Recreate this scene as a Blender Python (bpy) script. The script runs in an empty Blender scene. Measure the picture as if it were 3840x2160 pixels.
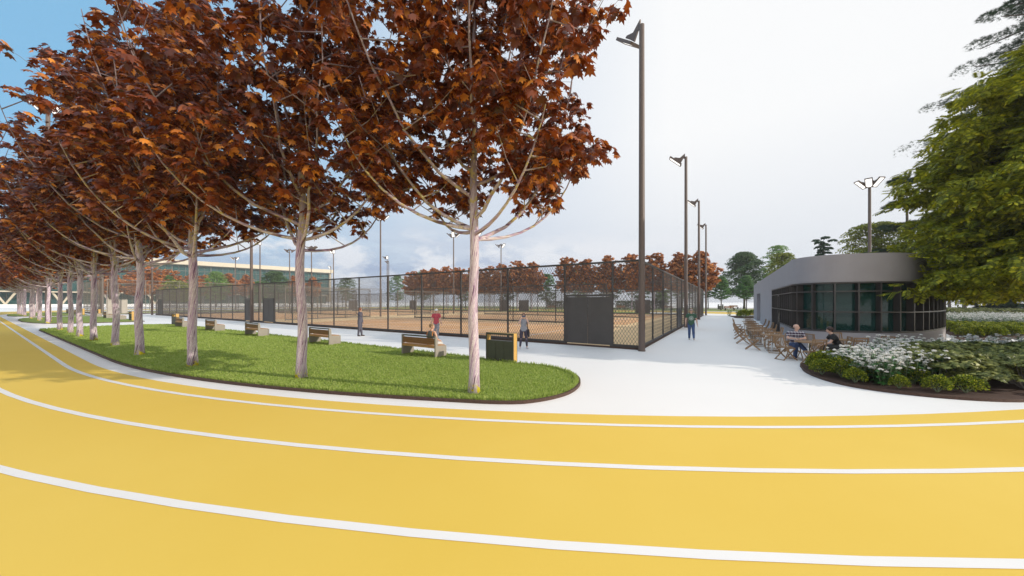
import bpy, bmesh, math, random
import numpy as np
from mathutils import Vector, Matrix, Quaternion

random.seed(7)
rng = np.random.default_rng(11)
sc = bpy.context.scene
COL = sc.collection
R = math.radians

# ------------------------------------------------------------------ camera
cam_d = bpy.data.cameras.new('camera')
cam = bpy.data.objects.new('camera', cam_d)
COL.objects.link(cam)
cam.location = (0, 0, 2.2)
cam.rotation_euler = (R(90), 0, 0)
cam_d.sensor_width = 36.0
cam_d.lens = 1284.0 / 3840.0 * 36.0
cam_d.shift_y = 51.0 / 3840.0
cam_d.clip_start = 0.1
cam_d.clip_end = 4000
sc.camera = cam

# ------------------------------------------------------------------ light and colour management
SUN_EL, SUN_AZ = R(22.5), R(107)          # azimuth clockwise from +Y: to the right and slightly behind
SUN = Vector((math.sin(SUN_AZ) * math.cos(SUN_EL), math.cos(SUN_AZ) * math.cos(SUN_EL), math.sin(SUN_EL)))
sd = bpy.data.lights.new('sun', 'SUN')
sd.energy = 3.7
sd.angle = R(0.6)
sd.color = (1.0, 0.90, 0.76)
so = bpy.data.objects.new('sun', sd)
COL.objects.link(so)
so.rotation_euler = SUN.to_track_quat('Z', 'Y').to_euler()
so.location = (60, -20, 40)
sc.view_settings.view_transform = 'Standard'
sc.view_settings.look = 'None'
sc.view_settings.exposure = 0.0
sc.view_settings.gamma = 1.0


def s2l(c):
    return tuple((v / 12.92 if v <= 0.04045 else ((v + 0.055) / 1.055) ** 2.4) for v in c)


def rgb(r, g, b):
    return s2l((r / 255, g / 255, b / 255))


W = bpy.data.worlds.new('World')
sc.world = W
W.use_nodes = True
nt = W.node_tree
for n in list(nt.nodes):
    nt.nodes.remove(n)


class G:
    """tiny node-graph helper"""
    def __init__(self, tree):
        self.t = tree

    def n(self, typ, **kw):
        nd = self.t.nodes.new(typ)
        for k, v in kw.items():
            if k.startswith('i_'):
                nd.inputs[k[2:].replace('_', ' ')].default_value = v
            else:
                setattr(nd, k, v)
        return nd

    def l(self, a, b):
        self.t.links.new(a, b)

    def math(self, op, a, b=None, c=None, clamp=False):
        nd = self.t.nodes.new('ShaderNodeMath')
        nd.operation = op
        nd.use_clamp = clamp
        for i, v in enumerate((a, b, c)):
            if v is None:
                continue
            if isinstance(v, (int, float)):
                nd.inputs[i].default_value = v
            else:
                self.l(v, nd.inputs[i])
        return nd.outputs[0]

    def mix(self, f, a, b):
        nd = self.t.nodes.new('ShaderNodeMix')
        nd.data_type = 'RGBA'
        for sock, v in ((nd.inputs[0], f), (nd.inputs[6], a), (nd.inputs[7], b)):
            if isinstance(v, (int, float)):
                sock.default_value = v
            elif isinstance(v, tuple):
                sock.default_value = v if len(v) == 4 else (*v, 1)
            else:
                self.l(v, sock)
        return nd.outputs[2]

    def ramp(self, f, stops):
        nd = self.t.nodes.new('ShaderNodeValToRGB')
        el = nd.color_ramp.elements
        while len(el) > 1:
            el.remove(el[-1])
        for i, (p, c) in enumerate(stops):
            e = el[0] if i == 0 else el.new(p)
            e.position = p
            e.color = (c, c, c, 1) if isinstance(c, (int, float)) else (*c, 1)
        self.l(f, nd.inputs[0])
        return nd.outputs[0]

    def noise(self, vec, scale, detail=3, rough=0.5, dist=0.0):
        nd = self.t.nodes.new('ShaderNodeTexNoise')
        nd.inputs['Scale'].default_value = scale
        nd.inputs['Detail'].default_value = detail
        nd.inputs['Roughness'].default_value = rough
        nd.inputs['Distortion'].default_value = dist
        if vec is not None:
            self.l(vec, nd.inputs['Vector'])
        return nd.outputs['Fac']

    def mapping(self, vec, scale=(1, 1, 1), loc=(0, 0, 0), rot=(0, 0, 0)):
        nd = self.t.nodes.new('ShaderNodeMapping')
        nd.inputs['Scale'].default_value = scale
        nd.inputs['Location'].default_value = loc
        nd.inputs['Rotation'].default_value = rot
        self.l(vec, nd.inputs['Vector'])
        return nd.outputs[0]


g = G(nt)
K = 10.0                                   # sky colours are given x10 and the Background strength is 0.1
def kc(r, g_, b):
    c = rgb(r, g_, b)
    return tuple(v * K for v in c)
tc = g.n('ShaderNodeTexCoord')
sky = g.n('ShaderNodeTexSky')
sky.sky_type = 'NISHITA'
sky.sun_disc = False
sky.sun_elevation = SUN_EL
sky.sun_rotation = SUN_AZ
sky.altitude = 0
sky.air_density = 1.0
sky.dust_density = 0.4
sep = g.n('ShaderNodeSeparateXYZ')
g.l(tc.outputs['Generated'], sep.inputs[0])
X_, Y_, Z_ = sep.outputs
hl = g.math('SQRT', g.math('ADD', g.math('MULTIPLY', X_, X_), g.math('MULTIPLY', Y_, Y_)))
sx = g.math('DIVIDE', X_, g.math('MAXIMUM', hl, 0.001))      # sine of azimuth, -1 left .. 1 right
el = g.math('MAXIMUM', Z_, 0.0)
vec_st = g.mapping(tc.outputs['Generated'], scale=(1.6, 1.6, 9.0))
vec_cl = g.mapping(tc.outputs['Generated'], scale=(1.0, 1.0, 2.6))
n1 = g.noise(vec_cl, 2.1, 6, 0.6, 0.3)
n2 = g.noise(vec_st, 2.6, 6, 0.6, 0.5)
# cloud cover: nothing at the far left, full from the middle to the right
cov = g.math('ADD', g.math('MULTIPLY', g.math('ADD', sx, 0.80), 1.35), g.math('MULTIPLY', g.math('SUBTRACT', n1, 0.5), 1.0))
cov = g.math('MINIMUM', g.math('MAXIMUM', cov, 0.0), 1.0)
cov = g.math('SMOOTH_MIN', cov, 1.0, 0.2)
blue = g.mix(0.88, sky.outputs[0], kc(138, 196, 236))
haze_low = g.ramp(el, [(0.0, 1.0), (0.10, 0.75), (0.30, 0.0)])
blue = g.mix(g.math('MULTIPLY', haze_low, 0.75), blue, kc(196, 216, 232))
cl_hi = g.mix(g.ramp(sx, [(0.0, 0.0), (0.42, 1.0)]), kc(220, 229, 241), kc(255, 255, 255))
cl_hi = g.mix(g.ramp(el, [(0.04, 0.0), (0.40, 1.0)]), g.mix(0.65, cl_hi, kc(210, 218, 231)), cl_hi)
col = g.mix(cov, blue, cl_hi)
# grey-blue stratus near the horizon, left and middle
st = g.math('MULTIPLY', g.ramp(el, [(0.0, 0.95), (0.08, 0.80), (0.14, 0.30), (0.24, 0.0)]),
            g.ramp(g.math('ADD', sx, 1.0), [(0.0, 0.0), (0.25, 0.5), (0.65, 1.0), (0.98, 0.9), (1.0, 0.55)]))
st = g.math('MULTIPLY', st, g.ramp(n2, [(0.36, 0.25), (0.56, 1.0)]))
st2 = g.ramp(sx, [(0.0, 1.0), (0.30, 0.25), (0.8, 0.0)])
st = g.math('MULTIPLY', st, st2)
col = g.mix(st, col, kc(146, 165, 200))
# pale puffs low in the middle-right
n3 = g.noise(g.mapping(tc.outputs['Generated'], scale=(1, 1, 2.0), loc=(3.1, 0, 0)), 5.0, 7, 0.60)
pf = g.math('MULTIPLY', g.ramp(n3, [(0.48, 0.0), (0.57, 1.0)]), g.ramp(el, [(0.01, 0.0), (0.06, 0.8), (0.15, 0.9), (0.21, 0.0)]))
col = g.mix(g.math('MULTIPLY', pf, 0.95), col, kc(236, 239, 245))
# grey band right at the horizon
col = g.mix(g.ramp(el, [(0.0, 0.6), (0.035, 0.0)]), col, kc(205, 208, 216))
# unseen brighter cloud added behind the camera to lift the ambient light
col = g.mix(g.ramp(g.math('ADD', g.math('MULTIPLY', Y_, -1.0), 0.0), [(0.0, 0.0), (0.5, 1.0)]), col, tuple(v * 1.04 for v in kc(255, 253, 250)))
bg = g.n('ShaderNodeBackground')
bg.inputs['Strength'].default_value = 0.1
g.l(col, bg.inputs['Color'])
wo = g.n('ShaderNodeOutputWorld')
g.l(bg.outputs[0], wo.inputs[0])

# ------------------------------------------------------------------ frames of reference
FPX, HOR, CAMH = 1284.0, 1131.0, 2.2
A = Vector((5.83, 15.6))
T = Vector((-0.845, 0.5346))
U = Vector((0.5346, 0.845))
YAW = math.atan2(-0.5346, 0.845)           # local +x runs against T, local +y along U


def C(t, v):
    p = A + T * t + U * v
    return p.x, p.y


def at(x, Yd):
    return ((x - 1920) / FPX * Yd, Yd)


# ------------------------------------------------------------------ object helpers
ORD = ['', 'first', 'second', 'third', 'fourth', 'fifth', 'sixth', 'seventh', 'eighth', 'ninth', 'tenth', 'eleventh',
       'twelfth', 'thirteenth', 'fourteenth', 'fifteenth', 'sixteenth', 'seventeenth', 'eighteenth', 'nineteenth', 'twentieth',
       'twenty-first', 'twenty-second', 'twenty-third', 'twenty-fourth', 'twenty-fifth', 'twenty-sixth', 'twenty-seventh',
       'twenty-eighth', 'twenty-ninth', 'thirtieth']


def tag(o, label=None, cat=None, group=None, kind=None):
    if label: o['label'] = label
    if cat: o['category'] = cat
    if group: o['group'] = group
    if kind: o['kind'] = kind
    return o


def empty(name, loc=(0, 0, 0), rz=0.0):
    o = bpy.data.objects.new(name, None)
    o.empty_display_size = 0.3
    o.location = loc
    o.rotation_euler = (0, 0, rz)
    COL.objects.link(o)
    return o


def link_mesh(name, me, parent=None):
    o = bpy.data.objects.new(name, me)
    COL.objects.link(o)
    if parent: o.parent = parent
    return o


def kids(o):
    return [c for c in o.children]


def copy_tree(o, parent=None):
    c = o.copy()
    COL.objects.link(c)
    if parent: c.parent = parent
    for ch in kids(o):
        copy_tree(ch, c)
    return c


def place(proto, loc, rz=0.0, s=1.0, label=None, first=False):
    o = proto if first else copy_tree(proto)
    o.location = loc
    o.rotation_euler = (0, 0, rz)
    o.scale = (s, s, s) if isinstance(s, (int, float)) else s
    if label: o['label'] = label
    return o


class MB:
    def __init__(self):
        self.v, self.f, self.m = [], [], []

    def face(self, ids, m=0):
        self.f.append(ids); self.m.append(m)

    def box(self, c, s, m=0, rz=0.0, M=None):
        n = len(self.v)
        cr, sr = math.cos(rz), math.sin(rz)
        for dz in (-.5, .5):
            for dx, dy in ((-.5, -.5), (.5, -.5), (.5, .5), (-.5, .5)):
                x, y, z = dx * s[0], dy * s[1], dz * s[2]
                x, y = x * cr - y * sr, x * sr + y * cr
                p = Vector((x + c[0], y + c[1], z + c[2])) if M is None else M @ Vector((x + c[0], y + c[1], z + c[2]))
                self.v.append(tuple(p))
        for q in ((3, 2, 1, 0), (4, 5, 6, 7), (0, 1, 5, 4), (1, 2, 6, 5), (2, 3, 7, 6), (3, 0, 4, 7)):
            self.face([n + i for i in q], m)

    def bar(self, a, b, w, h=None, m=0, up=(0, 0, 1)):
        """box beam from a to b, w across, h along up"""
        h = w if h is None else h
        a, b = Vector(a), Vector(b)
        d = (b - a)
        L = d.length
        if L < 1e-6: return
        d /= L
        upv = Vector(up)
        if abs(d.dot(upv)) > 0.98: upv = Vector((1, 0, 0))
        xx = d.cross(upv).normalized()
        zz = xx.cross(d)
        n = len(self.v)
        for p in (a, b):
            for sx_, sz_ in ((-1, -1), (1, -1), (1, 1), (-1, 1)):
                self.v.append(tuple(p + xx * (w / 2 * sx_) + zz * (h / 2 * sz_)))
        for q in ((0, 1, 2, 3), (7, 6, 5, 4), (0, 4, 5, 1), (1, 5, 6, 2), (2, 6, 7, 3), (3, 7, 4, 0)):
            self.face([n + i for i in q], m)

    def tube(self, pts, rad, n=8, m=0, cap=True):
        pts = [Vector(p) for p in pts]
        if isinstance(rad, (int, float)): rad = [rad] * len(pts)
        rings = []
        ref = None
        for i, p in enumerate(pts):
            d = (pts[min(i + 1, len(pts) - 1)] - pts[max(i - 1, 0)]).normalized()
            if ref is None:
                ref = Vector((1, 0, 0)) if abs(d.x) < 0.9 else Vector((0, 1, 0))
            xx = (ref - d * ref.dot(d)).normalized()
            ref = xx
            yy = d.cross(xx)
            st_ = len(self.v)
            for k in range(n):
                a = 2 * math.pi * k / n
                self.v.append(tuple(p + xx * (math.cos(a) * rad[i]) + yy * (math.sin(a) * rad[i])))
            rings.append(st_)
        for i in range(len(rings) - 1):
            for k in range(n):
                k2 = (k + 1) % n
                self.face([rings[i] + k, rings[i] + k2, rings[i + 1] + k2, rings[i + 1] + k], m)
        if cap:
            self.face([rings[0] + k for k in range(n)][::-1], m)
            self.face([rings[-1] + k for k in range(n)], m)

    def prism(self, poly, z0, z1, m=0, mtop=None):
        """poly: CCW list of (x, y)"""
        n = len(self.v); k = len(poly)
        for z in (z0, z1):
            for x, y in poly: self.v.append((x, y, z))
        for i in range(k):
            j = (i + 1) % k
            self.face([n + i, n + j, n + k + j, n + k + i], m)
        self.face([n + k + i for i in range(k)], m if mtop is None else mtop)
        self.face([n + i for i in range(k)][::-1], m)

    def build(self, name, mats, parent=None, smooth=False, bevel=0):
        me = bpy.data.meshes.new(name)
        me.from_pydata(self.v, [], self.f)
        if not isinstance(mats, (list, tuple)): mats = [mats]
        for mm in mats: me.materials.append(mm)
        if len(mats) > 1: me.polygons.foreach_set('material_index', self.m)
        if smooth: me.polygons.foreach_set('use_smooth', [True] * len(me.polygons))
        me.update()
        if bevel:
            bm = bmesh.new(); bm.from_mesh(me)
            bmesh.ops.bevel(bm, geom=bm.edges[:], offset=bevel, segments=2, profile=0.7, affect='EDGES')
            bm.to_mesh(me); bm.free()
        return link_mesh(name, me, parent)


def arr_mesh(name, V, F, mats, parent=None, mi=None, smooth=False):
    """V (n,3), F (m,k) all faces with k corners"""
    me = bpy.data.meshes.new(name)
    V = np.asarray(V, dtype=np.float32); F = np.asarray(F, dtype=np.int32)
    me.vertices.add(len(V)); me.vertices.foreach_set('co', V.ravel())
    k = F.shape[1]
    me.loops.add(F.size); me.loops.foreach_set('vertex_index', F.ravel())
    me.polygons.add(len(F))
    me.polygons.foreach_set('loop_start', np.arange(0, F.size, k, dtype=np.int32))
    me.polygons.foreach_set('loop_total', np.full(len(F), k, dtype=np.int32))
    if not isinstance(mats, (list, tuple)): mats = [mats]
    for mm in mats: me.materials.append(mm)
    if mi is not None: me.polygons.foreach_set('material_index', np.asarray(mi, dtype=np.int32))
    if smooth: me.polygons.foreach_set('use_smooth', np.ones(len(F), dtype=bool))
    me.update(calc_edges=True)
    return link_mesh(name, me, parent)


def scatter(TV, TF, pos, ydir, up, scale):
    """instance template (k,3)/(m,3) into one array mesh: ydir = template +Y, up ~ template +Z"""
    pos = np.asarray(pos, float); n = len(pos)
    y = np.asarray(ydir, float); y /= np.linalg.norm(y, axis=1, keepdims=True) + 1e-9
    z = np.asarray(up, float); z = z - y * (z * y).sum(1, keepdims=True)
    z /= np.linalg.norm(z, axis=1, keepdims=True) + 1e-9
    x = np.cross(y, z)
    s = np.asarray(scale, float).reshape(-1, 1, 1)
    TV = np.asarray(TV, float)
    P = TV[None, :, 0:1] * x[:, None, :] + TV[None, :, 1:2] * y[:, None, :] + TV[None, :, 2:3] * z[:, None, :]
    P = P * s + pos[:, None, :]
    F = np.asarray(TF)[None] + (np.arange(n) * len(TV))[:, None, None]
    return P.reshape(-1, 3), F.reshape(-1, F.shape[-1])


def cat(parts):
    Vs, Fs, o = [], [], 0
    for V, F in parts:
        Vs.append(V); Fs.append(F + o); o += len(V)
    return np.concatenate(Vs), np.concatenate(Fs)


# ------------------------------------------------------------------ materials
def new_mat(name):
    m = bpy.data.materials.new(name)
    m.use_nodes = True
    t = m.node_tree
    for n in list(t.nodes): t.nodes.remove(n)
    gg = G(t)
    out = gg.n('ShaderNodeOutputMaterial')
    bs = gg.n('ShaderNodeBsdfPrincipled')
    gg.l(bs.outputs[0], out.inputs[0])
    return m, gg, bs, out


def mat(name, c, rough=0.6, metal=0.0, var=0.12, vs=3.0, bump=0.0, bs_=40.0, spec=0.5, c2=None, stretch=(1, 1, 1)):
    m, gg, b, _ = new_mat(name)
    tcn = gg.n('ShaderNodeTexCoord')
    vec = gg.mapping(tcn.outputs['Object'], scale=stretch)
    n = gg.noise(vec, vs, 5, 0.6)
    c = tuple(c)
    lo = c2 if c2 is not None else tuple(max(0, v * (1 - var)) for v in c)
    hi = c if c2 is not None else tuple(min(1, v * (1 + var)) for v in c)
    gg.l(gg.mix(gg.ramp(n, [(0.3, 0.0), (0.7, 1.0)]), lo, hi), b.inputs['Base Color'])
    b.inputs['Roughness'].default_value = rough
    b.inputs['Metallic'].default_value = metal
    b.inputs['Specular IOR Level'].default_value = spec
    if bump:
        bn = gg.n('ShaderNodeBump')
        bn.inputs['Strength'].default_value = bump
        bn.inputs['Distance'].default_value = 0.01
        gg.l(gg.noise(tcn.outputs['Object'], bs_, 4, 0.6), bn.inputs['Height'])
        gg.l(bn.outputs[0], b.inputs['Normal'])
    return m


def leaf_mat(name, cols, trans=0.35, rough=0.5, spec=0.3, tcol=None):
    """cols: list of (pos, colour) over random-per-leaf"""
    m, gg, b, out = new_mat(name)
    geo = gg.n('ShaderNodeNewGeometry')
    cr = gg.ramp(geo.outputs['Random Per Island'], cols)
    gg.l(cr, b.inputs['Base Color'])
    b.inputs['Roughness'].default_value = rough
    b.inputs['Specular IOR Level'].default_value = spec
    tr = gg.n('ShaderNodeBsdfTranslucent')
    if tcol: gg.l(gg.mix(0.6, cr, tcol), tr.inputs['Color'])
    else: gg.l(cr, tr.inputs['Color'])
    ms = gg.n('ShaderNodeMixShader')
    ms.inputs[0].default_value = trans
    gg.l(b.outputs[0], ms.inputs[1]); gg.l(tr.outputs[0], ms.inputs[2])
    gg.l(ms.outputs[0], out.inputs[0])
    return m


def glass_mat(name, tint, refl=0.35, alpha=0.35, rough=0.02):
    m, gg, b, out = new_mat(name)
    b.inputs['Base Color'].default_value = (*tint, 1)
    b.inputs['Roughness'].default_value = rough
    b.inputs['Specular IOR Level'].default_value = 0.5
    b.inputs['IOR'].default_value = 1.5
    tr = gg.n('ShaderNodeBsdfTransparent')
    tr.inputs[0].default_value = (0.55, 0.8, 0.75, 1)
    ms = gg.n('ShaderNodeMixShader')
    ms.inputs[0].default_value = alpha
    gg.l(b.outputs[0], ms.inputs[1]); gg.l(tr.outputs[0], ms.inputs[2])
    gg.l(ms.outputs[0], out.inputs[0])
    return m


M = {}
M['paving'] = mat('paving', (0.86, 0.855, 0.86), 0.55, var=0.02, vs=0.35, bump=0.05, bs_=25)
M['white_line'] = mat('white_line', (0.84, 0.83, 0.83), 0.6, var=0.02, vs=1.5)
M['kerb'] = mat('kerb', (0.075, 0.042, 0.030), 0.9, var=0.35, vs=30, bump=0.4, bs_=60)
M['soil'] = mat('soil', (0.060, 0.028, 0.019), 0.95, var=0.5, vs=60, bump=0.8, bs_=90)
M['fence_metal'] = mat('fence_metal', (0.060, 0.052, 0.050), 0.55, var=0.15, vs=5)
M['fence_pale'] = mat('fence_pale', (0.17, 0.15, 0.13), 0.6, var=0.12, vs=5)
M['wire'] = mat('wire', (0.115, 0.105, 0.098), 0.5, var=0.1, vs=5)
M['gate'] = mat('gate', (0.068, 0.062, 0.062), 0.45, var=0.10, vs=1.5)
M['gate_pale'] = mat('gate_pale', (0.36, 0.33, 0.28), 0.55, var=0.06, vs=1.5)
M['pole'] = mat('pole', (0.125, 0.092, 0.080), 0.5, var=0.10, vs=4, stretch=(1, 1, .2))
M['wood_dark'] = mat('wood_dark', (0.30, 0.13, 0.035), 0.5, c2=(0.20, 0.08, 0.02), vs=12, stretch=(1, 8, 8))
M['wood_seat'] = mat('wood_seat', (0.55, 0.29, 0.10), 0.5, c2=(0.42, 0.20, 0.06), vs=12, stretch=(1, 8, 8))
M['wood_bin'] = mat('wood_bin', (0.62, 0.38, 0.10), 0.5, c2=(0.50, 0.29, 0.065), vs=9, stretch=(6, 6, 1))
M['bench_frame'] = mat('bench_frame', (0.30, 0.27, 0.235), 0.6, var=0.06, vs=4)
M['bin_panel'] = mat('bin_panel', (0.062, 0.066, 0.048), 0.5, var=0.12, vs=3)
M['teak'] = mat('teak', (0.36, 0.22, 0.12), 0.55, c2=(0.22, 0.13, 0.065), vs=14, stretch=(3, 3, 3))
M['chrome'] = mat('chrome', (0.6, 0.6, 0.6), 0.12, metal=1.0, var=0.03)
M['render'] = mat('render', (0.335, 0.315, 0.335), 0.75, var=0.05, vs=1.2, bump=0.08, bs_=30)
M['mullion'] = mat('mullion', (0.055, 0.048, 0.048), 0.4, var=0.08, vs=3)
M['cream'] = mat('cream', (0.55, 0.49, 0.38), 0.6, var=0.05, vs=0.3)
M['dark_in'] = mat('dark_in', (0.035, 0.10, 0.095), 0.6, var=0.2, vs=1.5)
M['orange_wall'] = mat('orange_wall', (0.42, 0.16, 0.05), 0.6, var=0.2, vs=2)
M['kiosk_glass'] = glass_mat('kiosk_glass', (0.010, 0.055, 0.050), alpha=0.25, rough=0.015)
M['far_glass'] = glass_mat('far_glass', (0.03, 0.10, 0.10), alpha=0.28, rough=0.06)
M['terrace'] = mat('terrace', (0.78, 0.78, 0.78), 0.6, var=0.04, vs=0.5)
M['hedge'] = leaf_mat('hedge', [(0, (0.03, 0.06, 0.015)), (1, (0.08, 0.13, 0.03))], 0.2)

# lit lamp lens
ml, gg, b, out = new_mat('lamp_lens')
em = gg.n('ShaderNodeEmission'); em.inputs[0].default_value = (1, 0.96, 0.90, 1); em.inputs[1].default_value = 1.6
gg.l(em.outputs[0], out.inputs[0]); M['lens'] = ml

# running track: yellow rubber granulate, faint tonal drift
mt, gg, b, out = new_mat('track_rubber')
tcn = gg.n('ShaderNodeTexCoord')
nb = gg.noise(tcn.outputs['Object'], 0.18, 4, 0.6)
nf = gg.noise(tcn.outputs['Object'], 55, 3, 0.7)
c = gg.mix(gg.ramp(nb, [(0.3, 0), (0.7, 1)]), (0.765, 0.53, 0.09), (0.815, 0.585, 0.122))
c = gg.mix(gg.math('MULTIPLY', nf, 0.35), c, (0.70, 0.45, 0.06))
gg.l(c, b.inputs['Base Color']); b.inputs['Roughness'].default_value = 0.8
b.inputs['Specular IOR Level'].default_value = 0.25
bn = gg.n('ShaderNodeBump'); bn.inputs['Strength'].default_value = 0.35; bn.inputs['Distance'].default_value = 0.004
gg.l(gg.noise(tcn.outputs['Object'], 140, 3, 0.7), bn.inputs['Height']); gg.l(bn.outputs[0], b.inputs['Normal'])
M['track'] = mt

# clay courts
mt, gg, b, out = new_mat('clay')
tcn = gg.n('ShaderNodeTexCoord')
nb = gg.noise(tcn.outputs['Object'], 0.25, 4, 0.6); nf = gg.noise(tcn.outputs['Object'], 30, 3, 0.6)
c = gg.mix(gg.ramp(nb, [(0.3, 0), (0.7, 1)]), (0.60, 0.32, 0.145), (0.72, 0.43, 0.22))
c = gg.mix(gg.math('MULTIPLY', nf, 0.25), c, (0.50, 0.25, 0.10))
gg.l(c, b.inputs['Base Color']); b.inputs['Roughness'].default_value = 0.9
M['clay'] = mt
M['clay_light'] = mat('clay_light', (0.72, 0.50, 0.27), 0.9, var=0.06, vs=0.4)
M['turf'] = mat('turf', (0.36, 0.40, 0.18), 0.95, var=0.08, vs=0.5)

# grass base
mt, gg, b, out = new_mat('grass')
tcn = gg.n('ShaderNodeTexCoord')
nb = gg.noise(gg.mapping(tcn.outputs['Object'], scale=(0.6, 1.2, 1)), 0.9, 4, 0.6); nf = gg.noise(tcn.outputs['Object'], 26, 4, 0.7)
c = gg.mix(gg.ramp(nb, [(0.35, 0), (0.65, 1)]), (0.24, 0.35, 0.065), (0.34, 0.44, 0.10))
c = gg.mix(gg.ramp(nf, [(0.35, 1), (0.6, 0)]), c, (0.13, 0.19, 0.03))
gg.l(c, b.inputs['Base Color']); b.inputs['Roughness'].default_value = 0.9
bn = gg.n('ShaderNodeBump'); bn.inputs['Strength'].default_value = 0.7; bn.inputs['Distance'].default_value = 0.03
gg.l(gg.noise(tcn.outputs['Object'], 45, 4, 0.7), bn.inputs['Height']); gg.l(bn.outputs[0], b.inputs['Normal'])
M['grass'] = mt
M['blade'] = leaf_mat('blade', [(0, (0.24, 0.35, 0.055)), (0.5, (0.37, 0.47, 0.11)), (1, (0.47, 0.54, 0.18))], 0.4, 0.6, 0.2)

# bark of the maples: pale, twisted streaks of white, grey and mauve, yellow lichen at the foot and forks
mt, gg, b, out = new_mat('maple_bark')
tcn = gg.n('ShaderNodeTexCoord')
sp = gg.n('ShaderNodeSeparateXYZ'); gg.l(tcn.outputs['Object'], sp.inputs[0])
ang = gg.math('ADD', gg.math('ARCTAN2', sp.outputs[1], sp.outputs[0]), gg.math('MULTIPLY', sp.outputs[2], -1.5))
cb = gg.n('ShaderNodeCombineXYZ')
gg.l(gg.math('COSINE', ang), cb.inputs[0]); gg.l(gg.math('SINE', ang), cb.inputs[1]); gg.l(gg.math('MULTIPLY', sp.outputs[2], 0.30), cb.inputs[2])
ns = gg.noise(cb.outputs[0], 5.0, 4, 0.62, 0.5)
ns2 = gg.noise(gg.mapping(cb.outputs[0], loc=(4, 2, 1)), 2.4, 4, 0.6)
cst = gg.ramp(ns, [(0.36, (0.10, 0.055, 0.085)), (0.43, (0.34, 0.20, 0.31)), (0.465, (0.74, 0.69, 0.68)), (0.515, (0.60, 0.52, 0.54)), (0.54, (0.30, 0.18, 0.28)), (0.57, (0.76, 0.72, 0.71)), (0.64, (0.44, 0.30, 0.41)), (0.70, (0.12, 0.07, 0.11))])
cst = gg.mix(gg.ramp(ns2, [(0.50, 0), (0.62, 0.55)]), cst, (0.36, 0.20, 0.38))
# twigs higher up are browner
cst = gg.mix(gg.ramp(gg.math('DIVIDE', sp.outputs[2], 14.0), [(0.26, 0), (0.36, 0.85)]), cst, (0.15, 0.105, 0.10))
lich = gg.math('MULTIPLY', gg.ramp(gg.noise(tcn.outputs['Object'], 7, 4, 0.7), [(0.50, 0), (0.58, 1)]),
               gg.ramp(gg.math('DIVIDE', sp.outputs[2], 14.0), [(0.0, 0.0), (0.255, 0.0), (0.30, 0.75), (0.42, 0.4), (0.55, 0)]))
cst = gg.mix(lich, cst, (0.42, 0.33, 0.03))
foot = gg.math('MULTIPLY', gg.ramp(gg.noise(tcn.outputs['Object'], 9, 3, 0.6), [(0.52, 0), (0.55, 1)]),
               gg.ramp(sp.outputs[2], [(0.0, 1), (0.12, 1), (0.22, 0)]))
cst = gg.mix(foot, cst, (0.75, 0.62, 0.02))
gg.l(cst, b.inputs['Base Color']); b.inputs['Roughness'].default_value = 0.8
bn = gg.n('ShaderNodeBump'); bn.inputs['Strength'].default_value = 0.8; bn.inputs['Distance'].default_value = 0.02
gg.l(ns, bn.inputs['Height']); gg.l(bn.outputs[0], b.inputs['Normal'])
M['maple_bark'] = mt
M['bark_dark'] = mat('bark_dark', (0.10, 0.08, 0.065), 0.9, var=0.4, vs=6, stretch=(3, 3, .6), bump=0.5, bs_=20)
M['bark_grey'] = mat('bark_grey', (0.17, 0.16, 0.16), 0.9, var=0.3, vs=6, stretch=(3, 3, .6))
M['maple_leaf'] = leaf_mat('maple_leaf', [(0, (0.03, 0.006, 0.003)), (0.4, (0.105, 0.020, 0.005)), (0.78, (0.28, 0.066, 0.009)), (1, (0.72, 0.27, 0.03))],
                           0.16, 0.40, 0.5, (0.60, 0.12, 0.012))
M['maple_leaf_far'] = leaf_mat('maple_leaf_orange', [(0, (0.16, 0.045, 0.012)), (0.4, (0.36, 0.11, 0.025)), (1, (0.66, 0.27, 0.07))], 0.2, 0.5, 0.3)
M['leaf_green'] = leaf_mat('leaf_green', [(0, (0.045, 0.11, 0.03)), (1, (0.15, 0.31, 0.08))], 0.25)
M['leaf_dark'] = leaf_mat('leaf_dark', [(0, (0.03, 0.065, 0.018)), (1, (0.10, 0.18, 0.045))], 0.2)
M['leaf_light'] = leaf_mat('leaf_light', [(0, (0.10, 0.20, 0.04)), (1, (0.24, 0.38, 0.09))], 0.3)
M['leaf_olive'] = leaf_mat('leaf_olive', [(0, (0.07, 0.10, 0.01)), (1, (0.32, 0.35, 0.03))], 0.3)
M['leaf_acacia'] = leaf_mat('leaf_acacia', [(0, (0.045, 0.070, 0.008)), (0.5, (0.20, 0.235, 0.016)), (0.85, (0.42, 0.42, 0.022)), (1, (0.68, 0.62, 0.035))], 0.34, 0.5, 0.3, (0.50, 0.48, 0.02))
M['needle'] = leaf_mat('needle', [(0, (0.018, 0.045, 0.025)), (1, (0.06, 0.11, 0.055))], 0.1)
M['box_leaf'] = leaf_mat('box_leaf', [(0, (0.03, 0.06, 0.008)), (0.5, (0.12, 0.18, 0.015)), (0.8, (0.33, 0.38, 0.03)), (1, (0.62, 0.60, 0.05))], 0.3)
M['hyd_leaf'] = leaf_mat('hyd_leaf', [(0, (0.025, 0.10, 0.03)), (1, (0.09, 0.27, 0.07))], 0.25)
M['petal'] = leaf_mat('petal', [(0, (0.80, 0.79, 0.78)), (1, (0.95, 0.94, 0.92))], 0.3)
M['oak_leaf'] = leaf_mat('oak_leaf', [(0, (0.06, 0.08, 0.025)), (0.6, (0.18, 0.21, 0.06)), (1, (0.38, 0.39, 0.12))], 0.25)
M['pink_petal'] = leaf_mat('pink_petal', [(0, (0.45, 0.08, 0.16)), (1, (0.70, 0.25, 0.35))], 0.3)
M['stem'] = mat('stem', (0.16, 0.20, 0.12), 0.7)

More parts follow.
